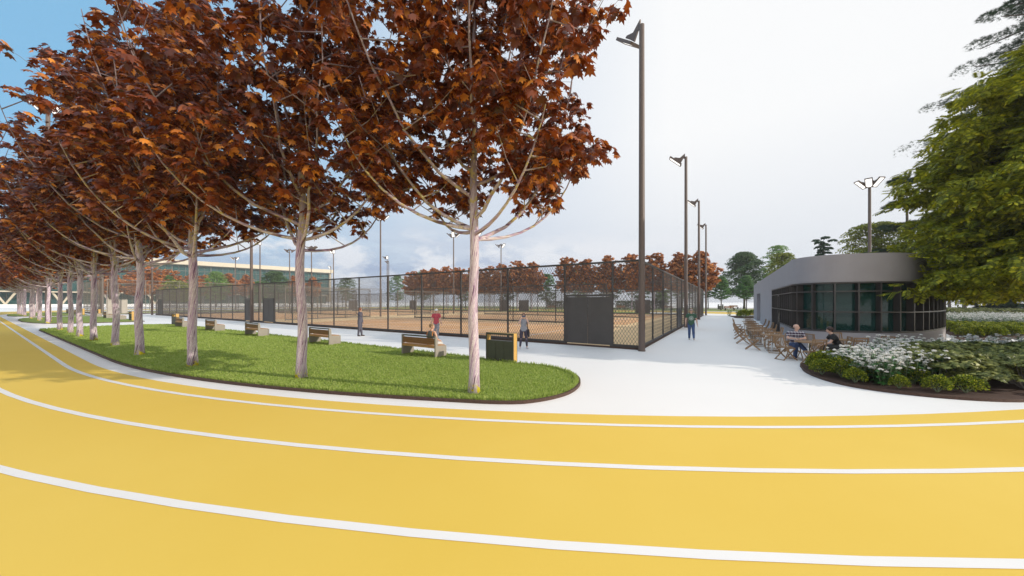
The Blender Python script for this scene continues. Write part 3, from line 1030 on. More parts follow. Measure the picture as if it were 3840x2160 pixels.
# dark park bin beyond
def make_park_bin():
    root = empty('litter_bin')
    mb = MB(); mb.box((0, 0, .45), (1.15, .5, .86)); mb.build('body', M['bin_panel'], root)
    mb = MB()
    for sx_ in (-.55, .55): mb.box((sx_, 0, 1.02), (.06, .4, .3))
    mb.box((0, 0, 1.19), (1.16, .5, .05)); mb.build('hood', M['bin_panel'], root)
    return root
pbn = make_park_bin(); tag(pbn, '', 'litter bin', 'dark bins beyond the far track')
first = True
for x, Yd, lb in ((2702, 97, 'dark litter bin between the green tree trunks beyond the track'), (1962, 86, 'dark litter bin far beyond the courts left of the woman')):
    X, Yy = at(x, Yd); place(pbn, (X, Yy, .02), 0.0, 1.15, lb, first); first = False


# ================================================================== CAFE PAVILION
def cr_spline(pts, n=6):
    out = []
    for i in range(len(pts) - 1):
        p0, p1, p2_, p3_ = [Vector(pts[max(0, min(len(pts) - 1, j))]) for j in (i - 1, i, i + 1, i + 2)]
        for k in range(n):
            t = k / n
            out.append(0.5 * ((2 * p1) + (-p0 + p2_) * t + (2 * p0 - 5 * p1 + 4 * p2_ - p3_) * t * t + (-p0 + 3 * p1 - 3 * p2_ + p3_) * t ** 3))
    out.append(Vector(pts[-1]))
    return out


def LW(s): return (14.12 + .5346 * s, 17.2 + .845 * s)
front = [LW(1.2), LW(0), (13.98, 16.35), (14.25, 15.68), (14.95, 15.16), (15.97, 14.86), (17.0, 14.84), (18.1, 15.16), (19.6, 15.95), (21.4, 17.05), (23.05, 18.2)]
fcurve = cr_spline(front, 8)
Rw = (23.05 + .5346 * 26, 18.2 + .845 * 26)


def offs(path, d, closed=False):
    out = []
    for i in range(len(path)):
        a = Vector(path[max(0, i - 1)]); b_ = Vector(path[min(len(path) - 1, i + 1)])
        t = (b_ - a).normalized()
        out.append(Vector(path[i]) + Vector((t.y, -t.x)) * d)
    return out


def wall_strip(mb, path, z0, z1, dout, din, m=0):
    """solid curved wall between two offsets of a path (positive = outward)"""
    o, i_ = offs(path, dout), offs(path, din)
    n = len(mb.v); k = len(path)
    for z in (z0, z1):
        for p in o: mb.v.append((p.x, p.y, z))
        for p in i_: mb.v.append((p.x, p.y, z))
    oi = lambda lv, side, j: n + lv * 2 * k + side * k + j
    for j in range(k - 1):
        mb.face([oi(0, 0, j), oi(0, 0, j + 1), oi(1, 0, j + 1), oi(1, 0, j)], m)
        mb.face([oi(0, 1, j + 1), oi(0, 1, j), oi(1, 1, j), oi(1, 1, j + 1)], m)
        mb.face([oi(1, 0, j), oi(1, 0, j + 1), oi(1, 1, j + 1), oi(1, 1, j)], m)
        mb.face([oi(0, 0, j + 1), oi(0, 0, j), oi(0, 1, j), oi(0, 1, j + 1)], m)
    for j in (0, k - 1):
        q = [oi(0, 0, j), oi(1, 0, j), oi(1, 1, j), oi(0, 1, j)]
        mb.face(q if j == 0 else q[::-1], m)


def resample(path, step):
    out = [Vector(path[0])]; acc = 0
    for i in range(len(path) - 1):
        a, b_ = Vector(path[i]), Vector(path[i + 1])
        L = (b_ - a).length; d = step - acc
        while d <= L:
            out.append(a + (b_ - a) * (d / L)); d += step
        acc = L - (d - step)
    return out


kiosk = empty('cafe_pavilion', (0, 0, 0))
tag(kiosk, 'low grey cafe pavilion with a rounded glazed front and dark window fins', 'building')
ZT, ZG0, ZG1 = 4.32, 0.83, 3.08
allp = [Vector(LW(32)), Vector(LW(1.25))] + fcurve[0:] + [Vector(Rw)]
mb = MB()
glz = [Vector(LW(10.0)), Vector(LW(5.2)), Vector(LW(1.25))] + fcurve
sill = [Vector(LW(5.2)), Vector(LW(3.0))] + fcurve
wall_strip(mb, [LW(32), LW(26.3)], 0, ZG1, 0, -.3)
wall_strip(mb, [LW(21.2), LW(10.0)], 0, ZG1, 0, -.3)
wall_strip(mb, sill, 0, ZG0, 0, -.3)
wall_strip(mb, [(23.05, 18.21), Rw], 0, ZG1, 0, -.3)
wall_strip(mb, [Rw, LW(32)], 0, ZG1, 0, -.3)
wall_strip(mb, [LW(26.5), LW(21.0)], 0, ZG1 - .002, -.55, -.75)
mb.build('wall', M['render'], kiosk)
mb = MB(); wall_strip(mb, allp, ZG1 + .002, ZT, 0.0, -.3); wall_strip(mb, [Rw, LW(32)], ZG1 + .002, ZT, -.002, -.3)
mb.build('fascia', M['render'], kiosk, smooth=False)
mb = MB(); rp = offs(allp, -.31)
mb.prism([(p.x, p.y) for p in rp], ZT - .5, ZT - .3)
mb.build('roof', M['mullion'], kiosk)
mb = MB(); mb.prism([(p.x, p.y) for p in offs(allp, -.32)], 0.0, 0.05); mb.build('floor', M['bench_frame'], kiosk)
# fins, transoms, glass
fr_ = MB()
gl = MB()
stations = resample(glz, 0.80)
for i, p in enumerate(stations):
    # heading
    q = min(range(len(glz)), key=lambda j: (glz[j] - p).length)
    a = glz[max(0, q - 1)]; b_ = glz[min(len(glz) - 1, q + 1)]
    t = (b_ - a).normalized(); nrm = Vector((t.y, -t.x)); c_ = p - nrm * 0.135
    low = (p - Vector(LW(10.0))).length < 4.75
    z0 = 0.05 if low else ZG0
    fr_.box((c_.x, c_.y, (z0 + ZG1) / 2), (0.055, 0.29, ZG1 - z0 - .002), rz=math.atan2(t.y, t.x))
for zc, hh in ((ZG0 + .035, .07), (1.74, .05), (2.66, .05), (ZG1 - .035, .066)):
    wall_strip(fr_, glz if zc > ZG0 + .1 else sill, zc - hh / 2, zc + hh / 2, 0.016, -.24)
wall_strip(fr_, [LW(10.0), LW(5.25)], .05, .12, 0.016, -.24)
wall_strip(fr_, [(23.05 + .01, 18.22), (23.05 + .08, 18.33)], 0, ZG1, 0.03, -.28)
fr_.build('window_frame', M['mullion'], kiosk)
wall_strip(gl, [LW(9.98), LW(5.2), LW(1.25)] + fcurve[:-1], 0.12, ZG1 - .05, -.245, -.262)
gl.build('window_pane', M['kiosk_glass'], kiosk)
# a glazed door leaf in the long wall, interior pieces seen through the glass
d0, d1 = Vector(LW(6.1)), Vector(LW(5.3))
mb = MB()
for q in (d0, d1): mb.box((q.x, q.y, 1.33), (.07, .07, 2.5), rz=aU)
mb.bar((d0.x, d0.y, 2.58), (d1.x, d1.y, 2.58), .07, .07); mb.bar((d0.x, d0.y, .14), (d1.x, d1.y, .14), .07, .12)
dr = mb.build('door', M['mullion'], kiosk)
mb = MB(); mb.tube([(d1.x - .06, d1.y - .02, .9), (d1.x - .06, d1.y - .02, 1.5)], .018, 6); mb.build('handle', M['chrome'], dr)
mb = MB()
mb.bar((17.3, 21.0, .6), (23.5, 23.5, .6), .7, 1.1); cn = mb.build('counter', M['orange_wall'], kiosk)
mb = MB(); mb.bar((20.6, 25.6, 1.6), (27.5, 23.4, 1.6), .25, 2.9); mb.build('partition', M['dark_in'], kiosk)
mb = MB(); mb.bar((15.6, 17.2, 1.45), (16.4, 18.5, 1.45), .1, 2.6); mb.build('partition', M['orange_wall'], kiosk)
for x, y in ((17.2, 18.2), (19.2, 18.6), (20.9, 19.6)):
    mb = MB(); mb.tube([(x, y, 3.75), (x, y, 2.55)], .012, 6); mb.tube([(x, y, 2.55), (x, y, 2.42), (x, y, 2.33)], [.05, .17, .19], 14); mb.build('pendant_lamp', M['cream'], kiosk)

# ================================================================== GLASS BUILDING
gb = empty('glass_building', (-223, 149, 0), math.atan2(.742, .67))
tag(gb, 'long glass fronted building with a cream roof slab behind the autumn trees', 'building')
L0, L1_ = -60, 134.5
mb = MB(); mb.box(((L0 + L1_) / 2, 16, 24.0), (L1_ - L0 + 3, 38, 2.3)); mb.box(((L0 + L1_) / 2, 17, 25.3), (L1_ - L0, 34, .3)); mb.build('roof', M['cream'], gb)
mb = MB(); mb.box(((L0 + L1_) / 2, 1.2, 21.6 + 1.2), (L1_ - L0 - .5, 1.8, .0 + .1)); mb.build('soffit', M['cream'], gb)
mb = MB(); mb.box(((L0 + 62) / 2, 4.5, 6.7), (62 - L0, 17, 0.5)); mb.box((98.2, 8.0, 6.6), (72, 14, .5)); mb.build('floor_slab', M['cream'], gb)
mb = MB(); mb.box(((L0 + L1_) / 2, 0.6, 14.9), (L1_ - L0 - .6, .12, 15.3)); mb.build('window_pane', M['far_glass'], gb)
mb = MB(); mb.box(((L0 + L1_) / 2, 3.4, 3.6), (L1_ - L0 - 1.6, .12, 5.4)); mb.build('window_pane', M['far_glass'], gb)
mb = MB()
x = L0
k = 0
while x <= L1_:
    mb.box((x, 0.42, 14.9), (.14 if k % 6 else .32, .22, 15.4)); x += 2.7; k += 1
for z in (11.2, 15.4, 19.5): mb.box(((L0 + L1_) / 2, 0.46, z), (L1_ - L0 - .7, .1, .16))
x = L0
while x <= L1_:
    mb.box((x, 3.25, 3.6), (.14, .16, 5.5)); x += 3.4
mb.box(((L0 + L1_) / 2, 3.27, 3.9), (L1_ - L0 - 1.8, .1, .12))
mb.build('window_frame', M['fence_pale'], gb)
mb = MB()
for z in (11.2, 15.4, 19.6): mb.box(((L0 + L1_) / 2, 6.9, z), (L1_ - L0 - 2, 12.2, .35))
for x in range(int(L0) + 6, int(L1_), 9): mb.box((x, 3.2, 14.9), (.8, .8, 15.2))
mb.build('interior', M['terrace'], gb)
mb = MB(); mb.box(((L0 + L1_) / 2, 15, 10.8), (L1_ - L0 - 3, .4, 21)); mb.build('inner_wall', M['dark_in'], gb)
for x in (-28, -13, 1.7, 16.7, 31.7, 46.7):
    for sg in (-1, 1):
        mb = MB(); mb.tube([(x, -2.2, 1.0), (x + sg * 2.6, -2.2, 6.3)], [.34, .42], 10); mb.build('column', M['cream'], gb)
mb = MB()
mb.box((L1_ + .5, 4, 12.4), (.6, 9, 20.8)); mb.box((L1_ + .5, 24, 12.4), (.6, 18, 20.8)); mb.build('end_wall', M['cream'], gb)
# white terrace steps in front of the building
uu, nn_ = Vector((.67, .742)), Vector((.742, -.67))
P0 = Vector((-223, 149))
mb = MB()
for i, (d0_, d1_, z) in enumerate(((-6, 9, 1.02), (9, 20, .76), (20, 31, .50), (31, 41, .24))):
    q = [P0 + uu * -120 + nn_ * d0_, P0 + uu * 150 + nn_ * d0_, P0 + uu * 150 + nn_ * d1_, P0 + uu * -120 + nn_ * d1_]
    mb.prism(ccw([(p.x, p.y) for p in q]), 0.0, z)
tag(mb.build('terrace', M['terrace']), kind='structure')


# ================================================================== TREES
def leaf_maple():
    pts = [(0, 0), (.10, .02), (.42, -.08), (.33, .14), (.58, .30), (.30, .42), (.34, .66), (.14, .62), (0, 1.0), (-.14, .62), (-.34, .66), (-.30, .42), (-.58, .30), (-.33, .14), (-.42, -.08), (-.10, .02)]
    V = [(x, y, -.55 * abs(x) ** 1.3 - .22 * y * y) for x, y in pts] + [(0, .32, .02)]
    F = [(16, i, (i + 1) % 16) for i in range(16)]
    return np.array(V), np.array(F)


LM = leaf_maple()


def bez(p0, p1, p2, p3, n=7):
    out = []
    for i in range(n + 1):
        t = i / n
        out.append(p0 * (1 - t) ** 3 + p1 * (3 * t * (1 - t) ** 2) + p2 * (3 * t * t * (1 - t)) + p3 * t ** 3)
    return out


def maple_r(z):
    return float(np.interp(z, [4.2, 5.2, 6.5, 8.0, 9.4, 10.5, 11.4, 12.2, 12.6], [1.2, 2.7, 3.5, 3.8, 3.35, 2.7, 1.9, 1.0, .3]))


def make_maple(seed, lm='maple_leaf', ls=1.0, zlow=5.1):
    rr = random.Random(seed)
    root = empty('maple_tree')
    mb = MB()
    # trunk with a slight sway
    ph = rr.random() * 6
    tp = [Vector((0.03 * math.sin(z * 2.0 + ph) * min(1, z), 0.03 * math.cos(z * 1.7 + ph) * min(1, z), z)) for z in np.arange(0, 11.9, .36)]
    tr = [float(np.interp(p.z, [0, .25, 2, 3.9, 5, 8, 11.8], [.160, .132, .116, .108, .085, .045, .012])) for p in tp]
    mb.tube(tp, tr, 14)
    tips = []
    limbs = []
    nL = 13
    for i in range(nL):
        z0 = 3.55 + 3.9 * (i / nL) ** 1.15 + rr.uniform(-.1, .1)
        az = i * 2.399 + rr.uniform(-.3, .3)
        z1 = min(11.9, z0 + rr.uniform(3.2, 6.2) + (2 if i > 8 else 0))
        r1 = maple_r(z1) * rr.uniform(.72, .98)
        d = Vector((math.cos(az), math.sin(az), 0))
        p0 = Vector((0, 0, z0)); p3_ = d * r1 + Vector((0, 0, z1))
        p1_ = p0 + d * (r1 * .45) + Vector((0, 0, .35)); p2_ = d * (r1 * .80) + Vector((0, 0, z0 + (z1 - z0) * .42))
        pa = bez(p0, p1_, p2_, p3_, 9)
        pa = [p + Vector((rr.uniform(-.05, .05), rr.uniform(-.05, .05), rr.uniform(-.04, .04))) * (1 if 0 < j < 9 else 0) for j, p in enumerate(pa)]
        r0 = .053 - .0018 * i
        mb.tube(pa, [r0 * (1 - .8 * j / 9) for j in range(10)], 7, cap=False)
        limbs.append((pa, r0))
    # low spreading limbs
    for i in range(4):
        az = i * 1.57 + rr.uniform(-.4, .4) + ph
        d = Vector((math.cos(az), math.sin(az), 0))
        z0 = rr.uniform(3.4, 4.0); z1 = rr.uniform(5.6, 6.8); r1 = maple_r(z1) * .95
        pa = bez(Vector((0, 0, z0)), d * (r1 * .4) + Vector((0, 0, z0 + .05)), d * (r1 * .8) + Vector((0, 0, z0 + .6)), d * r1 + Vector((0, 0, z1)), 9)
        mb.tube(pa, [.05 * (1 - .8 * j / 9) for j in range(10)], 6, cap=False)
        limbs.append((pa, .04))
    leader = [p for p in tp if p.z > 6]
    limbs.append((leader, .06))
    for pa, r0 in limbs:
        n = len(pa)
        ns = 9 if pa is not leader else 14
        for k in range(ns):
            j = 3 + (n - 4) * (k + .5) / ns if n < 14 else (n - 1) * (k + .5) / ns
            p = pa[int(j)].lerp(pa[min(n - 1, int(j) + 1)], j - int(j))
            for _ in range(8):
                az = rr.uniform(0, 6.283)
                q = p + Vector((math.cos(az) * rr.uniform(.5, 1.9), math.sin(az) * rr.uniform(.5, 1.9), rr.uniform(-.1, 1.4)))
                rq = math.hypot(q.x, q.y)
                if zlow < q.z < 12.9 and rq < maple_r(q.z) * 1.02: break
            else: continue
            mid = p.lerp(q, .55) + Vector((0, 0, -.12))
            mb.tube([p, mid, q], [.018, .012, .005], 4, cap=False)
            for f in (.35, .62, .84, 1.0):
                b0 = p.lerp(mid, f * 2) if f < .5 else mid.lerp(q, (f - .5) * 2)
                a2 = rr.uniform(0, 6.283)
                tt = b0 + Vector((math.cos(a2), math.sin(a2), rr.uniform(-.1, .7))) * rr.uniform(.15, .5)
                mb.tube([b0, tt], [.006, .003], 3, cap=False)
                tips.append((tt, (tt - p)))
    mb.build('trunk', M['maple_bark'], root, smooth=True)
    # leaves
    pos, yd, up, scl = [], [], [], []
    for tt, dd in tips:
        base = math.atan2(dd.y, dd.x)
        nl = rr.randint(15, 21) if ls == 1.0 else rr.randint(9, 12)
        for k in range(nl):
            a = base + (k - nl / 2) * .8 + rr.uniform(-.4, .4)
            droop = rr.uniform(.15, 1.1)
            o = Vector((math.cos(a), math.sin(a), 0)) * rr.uniform(.02, .26) + Vector((0, 0, rr.uniform(-.16, .10)))
            pos.append(tt + o); yd.append((math.cos(a) * math.cos(droop), math.sin(a) * math.cos(droop), -math.sin(droop)))
            up.append((rr.uniform(-.35, .35), rr.uniform(-.35, .35), 1)); scl.append((rr.uniform(.13, .245) if ls == 1.0 else rr.uniform(.18, .31)) * ls)
    V, F = scatter(*LM, np.array([tuple(p) for p in pos]), yd, up, scl)
    arr_mesh('crown', V, F, M[lm], root)
    return root


maples = [make_maple(s) for s in (3, 8, 21)]
for m_ in maples: tag(m_, '', 'tree', 'red maples in the row beside the track')
near = [(1777, 1471), (1130, 1416), (723, 1373), (523, 1331), (432, 1295), (352, 1277), (299, 1262), (264, 1248), (225, 1238)]
used = [False, False, False]
for i, (px, py) in enumerate(near):
    Z = (CAMH - .06) * FPX / (py - HOR); X, Yy = at(px, Z)
    k = i % 3
    lb = ['red leaved maple nearest to us at the tip of the main lawn', 'red leaved maple, second from the tip of the main lawn'][i] if i < 2 else \
        'red leaved maple on the main lawn, %s in its row from the near tip' % ORD[i + 1]
    place(maples[k], (X, Yy, .06), i * 2.13 + .6, (.95, .95, 1.0) if i == 0 else 1.0, lb, not used[k]); used[k] = True
for i, t in enumerate((53.6, 58.0, 62.0, 66.8, 71.5, 75.2)):
    x, y = C(t, -12.2 + (.4 if i % 2 else 0)); place(maples[(i + 1) % 3], (x, y, .06), i * 1.7, 1.0, 'red leaved maple on the second lawn, %s from its near end' % ORD[i + 1])
for i, t in enumerate((84.9, 89.2, 94.2, 98.6, 103.0, 107.8)):
    x, y = C(t, -12.0 + (.8 if t > 100 else 0) + (1.6 if t > 105 else 0)); place(maples[i % 3], (x, y, .06), i * 2.9, 1.0, 'red leaved maple on the farthest lawn, %s from its near end' % ORD[i + 1])
# far row beyond the track
fmaples = [make_maple(s, 'maple_leaf_far', 1.75, 4.4) for s in (31, 42)]
for m_ in fmaples: tag(m_, '', 'tree', 'orange maples in the row beyond the courts')
fused = [False, False]
far_t = [2.1, 6.9, 12.4, 17.8, 24.1, 29.9, 35.9, 47.5, 53.0, 59.0, 64.5, 70.0, 77.0, 83.0, 89.0, 95.0, 101.0]
for i, t in enumerate(far_t):
    x, y = C(t, 76 + random.uniform(-.6, .6))
    o = place(fmaples[i % 2], (x, y, 0), i * 2.3, random.uniform(1.14, 1.24), 'orange maple beyond the courts, %s from the right end of the far row' % ORD[i + 1], not fused[i % 2]); fused[i % 2] = True
    o['group'] = 'orange maples in the row beyond the courts'
for i, (px, top) in enumerate(((505, 1015), (568, 1000), (638, 1013), (705, 1035), (762, 1032), (858, 1026), (927, 1032), (1103, 1036), (1172, 1040), (400, 1005))):
    Z = 12 * FPX / (HOR - top); X, Yy = at(px, Z)
    o = place(fmaples[i % 2], (X, Yy, 0), i * 1.3, 1.17, 'orange maple in front of the glass building, %s of its row' % ORD[i + 1])
    o['group'] = 'orange maples in front of the glass building'


# generic broadleaf crowns from small leaves in clumps
def leaf_simple(w=.28, fold=.12):
    V = np.array([(0, 0, 0), (w, .45, -fold), (0, 1, -.15), (-w, .45, -fold)])
    return V, np.array([(0, 1, 2), (0, 2, 3)])


def leaf_pinnate(n=6):
    V, F = [], []
    for k in range(n):
        y = .15 + .8 * k / n
        L = .40 * (1 - .35 * abs(k / n - .4))
        for s in (-1, 1):
            i = len(V)
            V += [(0, y, 0), (s * L * .55, y - .01, -.03), (s * L, y + .16, -.10), (s * L * .45, y + .17, -.03)]
            F += [(i, i + 1, i + 2, i + 3) if s > 0 else (i + 3, i + 2, i + 1, i)]
    i = len(V)
    V += [(0, .92, 0), (.07, 1.05, -.02), (0, 1.22, -.06), (-.07, 1.05, -.02)]; F += [(i, i + 1, i + 2, i + 3)]
    i = len(V)
    V += [(-.008, 0, 0), (.008, 0, 0), (.006, .95, 0), (-.006, .95, 0)]; F += [(i, i + 1, i + 2, i + 3)]
    return np.array(V), np.array(F)


def clump_leaves(clumps, per, size, tmpl, seed, droop=(.1, .9), flat=.6):
    """clumps: list of (x,y,z,r); leaves on and in flattened blobs, pointing outward and down"""
    rg = np.random.default_rng(seed)
    C_ = np.array(clumps)
    idx = np.repeat(np.arange(len(C_)), per)
    d = rg.normal(size=(len(idx), 3)); d /= np.linalg.norm(d, axis=1, keepdims=True)
    d[:, 2] = np.abs(d[:, 2]) * 1.0 - .35
    rad = C_[idx, 3] * (.35 + .65 * rg.random(len(idx)) ** .5)
    P = C_[idx, :3] + d * rad[:, None] * np.array([1, 1, flat])
    az = np.arctan2(d[:, 1], d[:, 0]) + rg.normal(0, .7, len(idx))
    dr = droop[0] + (droop[1] - droop[0]) * rg.random(len(idx))
    Y = np.stack([np.cos(az) * np.cos(dr), np.sin(az) * np.cos(dr), -np.sin(dr)], 1)
    Up = np.stack([rg.normal(0, .4, len(idx)), rg.normal(0, .4, len(idx)), np.ones(len(idx))], 1)
    S_ = size * (.7 + .6 * rg.random(len(idx)))
    return P, Y, Up, S_


def make_tree(kind, H_, Wd, seed, lm, bark, leaf=.30, clumps=70, per=70, base=.28, prof=None, flat=.6, tmpl=None, tr=.16):
    """H_ height, Wd crown width; prof: radius factors over 0..1 of crown height"""
    rr = random.Random(seed)
    root = empty(kind)
    prof = prof or [(0, .55), (.25, .95), (.5, 1.0), (.75, .75), (.92, .4), (1, .12)]
    px, py = zip(*prof)
    zb = H_ * base
    mb = MB()
    ph = rr.random() * 6
    tp = [Vector((.04 * H_ / 8 * math.sin(z * .8 + ph) * min(1, z), .04 * H_ / 8 * math.cos(z * .7 + ph) * min(1, z), z)) for z in np.linspace(0, H_ * .9, 14)]
    mb.tube(tp, [tr * (1.25 if i == 0 else 1) * (1 - .9 * i / 13) for i in range(14)], 9)
    cl_ = []
    for i in range(clumps):
        f = ((i + .5) / clumps) ** .9
        z = zb + (H_ - zb) * f
        rmax = Wd / 2 * float(np.interp(f, px, py))
        az = i * 2.399 + rr.uniform(-.4, .4)
        q = rr.uniform(.45, .93) if i % 4 else rr.uniform(0, .5)
        r = rmax * q
        cr_ = Wd * rr.uniform(.085, .15)
        p = Vector((math.cos(az) * r, math.sin(az) * r, min(z, H_ - cr_ * .5)))
        cl_.append((p.x, p.y, p.z, cr_))
        j = max(zb * .8, p.z - r * rr.uniform(.5, .9) - .3)
        a = Vector((0, 0, j))
        mb.tube([a, a.lerp(p, .5) + Vector((0, 0, -.05 * r)), p], [tr * .22, tr * .13, tr * .04], 4, cap=False)
    mb.build('trunk', bark, root, smooth=True)
    tmpl = tmpl or leaf_simple()
    P, Y, Up, S_ = clump_leaves(cl_, per, leaf, tmpl, seed, flat=flat)
    V, F = scatter(*tmpl, P, Y, Up, S_)
    arr_mesh('crown', V, F, lm, root)
    return root


def tree_at(px, Z, H_, Wd, kind, label, seed, lm, bark, cat_='tree', **kw):
    X, Yy = at(px, Z)
    o = make_tree(kind, H_, Wd, seed, lm, bark, **kw)
    o.location = (X, Yy, 0); o.rotation_euler = (0, 0, seed)
    return tag(o, label, cat_, kw.get('group'))


cone = [(0, .8), (.2, 1), (.5, .8), (.8, .42), (1, .06)]
round_ = [(0, .7), (.25, 1), (.5, .98), (.75, .75), (.92, .4), (1, .1)]
# right-hand middle distance
tree_at(2704, 88, 8.9, 5.6, 'young_tree', 'small dark green layered tree right of the last light pole', 31, M['leaf_green'], M['bark_grey'], leaf=.34, clumps=70, per=70, prof=cone, base=.33, flat=.4)
tree_at(2799, 92, 9.5, 6.2, 'young_tree', 'small fresh green layered tree left of the cafe corner', 32, M['leaf_green'], M['bark_grey'], leaf=.36, clumps=75, per=70, prof=cone, base=.32, flat=.4)
tree_at(2655, 96, 9.8, 5.0, 'young_tree', 'slim dark green tree behind the last maple of the far row', 33, M['leaf_dark'], M['bark_grey'], leaf=.36, clumps=50, per=60, prof=cone, base=.35)
tree_at(2790, 104, 17.6, 14.5, 'broadleaf_tree', 'big dark round crowned tree behind the small green trees', 34, M['leaf_dark'], M['bark_dark'], leaf=.5, clumps=150, per=110, prof=[(0, .8), (.2, 1), (.45, .95), (.7, .62), (.88, .3), (1, .1)], base=.24, tr=.3)
tree_at(2915, 96, 18.2, 9.0, 'broadleaf_tree', 'light green airy tree rising behind the cafe roof slope', 35, M['leaf_light'], M['bark_grey'], leaf=.42, clumps=80, per=60, prof=round_, base=.3)
tree_at(2935, 72, 12.6, 7.5, 'broadleaf_tree', 'yellow green tree behind the sloping edge of the cafe roof', 36, M['leaf_olive'], M['bark_dark'], leaf=.36, clumps=80, per=80, prof=[(0, .9), (.4, .9), (.7, .75), (1, .35)], base=.25)
tree_at(3285, 46, 13.0, 9.2, 'broadleaf_tree', 'olive green bushy tree directly above the cafe roof', 37, M['leaf_olive'], M['bark_dark'], leaf=.25, clumps=130, per=150, prof=[(0, .9), (.4, 1), (.7, .8), (.9, .55), (1, .25)], base=.25)
# behind the right fence / glass side, left part
tree_at(811, 140, 14.8, 11.5, 'broadleaf_tree', 'bright green loose tree in front of the glass building', 41, M['leaf_light'], M['bark_grey'], leaf=.55, clumps=90, per=60, prof=[(0, .8), (.3, 1), (.6, .7), (.85, .4), (1, .15)], base=.2)
tree_at(1031, 140, 15.0, 12.0, 'broadleaf_tree', 'dark green dome shaped tree in front of the glass building', 42, M['leaf_dark'], M['bark_grey'], leaf=.5, clumps=120, per=90, prof=[(0, .95), (.3, 1), (.6, .85), (.85, .5), (1, .15)], base=.2)
tree_at(970, 135, 10.5, 7, 'broadleaf_tree', 'small pale green tree left of the dark dome shaped tree', 43, M['leaf_green'], M['bark_grey'], leaf=.5, clumps=60, per=50, prof=cone, base=.2)
tree_at(663, 112, 9.4, 9, 'broadleaf_tree', 'yellow olive tree behind the pale mesh fence', 44, M['leaf_olive'], M['bark_grey'], leaf=.5, clumps=70, per=60, base=.25)
tree_at(622, 125, 12.2, 8, 'broadleaf_tree', 'dark green tree behind the pale mesh fence left of the olive one', 45, M['leaf_green'], M['bark_grey'], leaf=.5, clumps=70, per=60, base=.25)
tree_at(720, 128, 11.2, 6, 'broadleaf_tree', 'narrow green tree between two orange maples by the glass building', 46, M['leaf_green'], M['bark_grey'], leaf=.5, clumps=60, per=50, prof=cone, base=.2)
# a looser second row beyond the far maples
for i, (px, Z, hh, wd_, lm_) in enumerate(((1300, 150, 13, 10, 'leaf_dark'), (1490, 145, 13.5, 9, 'leaf_green'), (1585, 135, 14.5, 10, 'leaf_green'), (1745, 128, 12.5, 9, 'leaf_light'),
                                       (1900, 122, 12.0, 9, 'leaf_dark'), (2050, 118, 12.0, 8, 'leaf_green'), (2175, 112, 13, 9, 'leaf_light'), (2290, 108, 13, 9, 'leaf_dark'),
                                       (2400, 104, 14, 9, 'leaf_green'), (2480, 100, 10, 7, 'leaf_light'), (2560, 108, 14, 8, 'leaf_green'))):
    tree_at(px, Z, hh, wd_, 'broadleaf_tree', 'green tree standing behind the far orange maples, %s from the left' % ORD[i + 1], 50 + i, M[lm_], M['bark_grey'], leaf=.55, clumps=60, per=45, base=.22)
# hedge far beyond the courts
mb = MB()
for (xa, xb, Z) in ((2310, 2505, 100), (2050, 2180, 112)):
    X0, X1 = at(xa, Z)[0], at(xb, Z)[0]
    n_ = int((X1 - X0) * 2.6 * 110)
    P = np.stack([X0 + (X1 - X0) * rng.random(n_), Z + rng.normal(0, .7, n_), 2.4 * rng.random(n_) ** .7], 1)
    a = rng.random(n_) * 6.28
    V, F = scatter(*leaf_simple(.35), P, np.stack([np.cos(a), np.sin(a), rng.normal(0, .5, n_)], 1), rng.normal(0, 1, (n_, 3)), .25 + .15 * rng.random(n_))
    tag(arr_mesh('hedge', V, F, M['hedge']), 'clipped green hedge beyond the far maples, %s' % ('seen around the corner pole' if xa == 2310 else 'seen left of the big gate'), 'hedge')

# the big yellow-green pinnate tree on the right, in front of the cafe
AC = Vector((22.2, 12.7, 0.1))


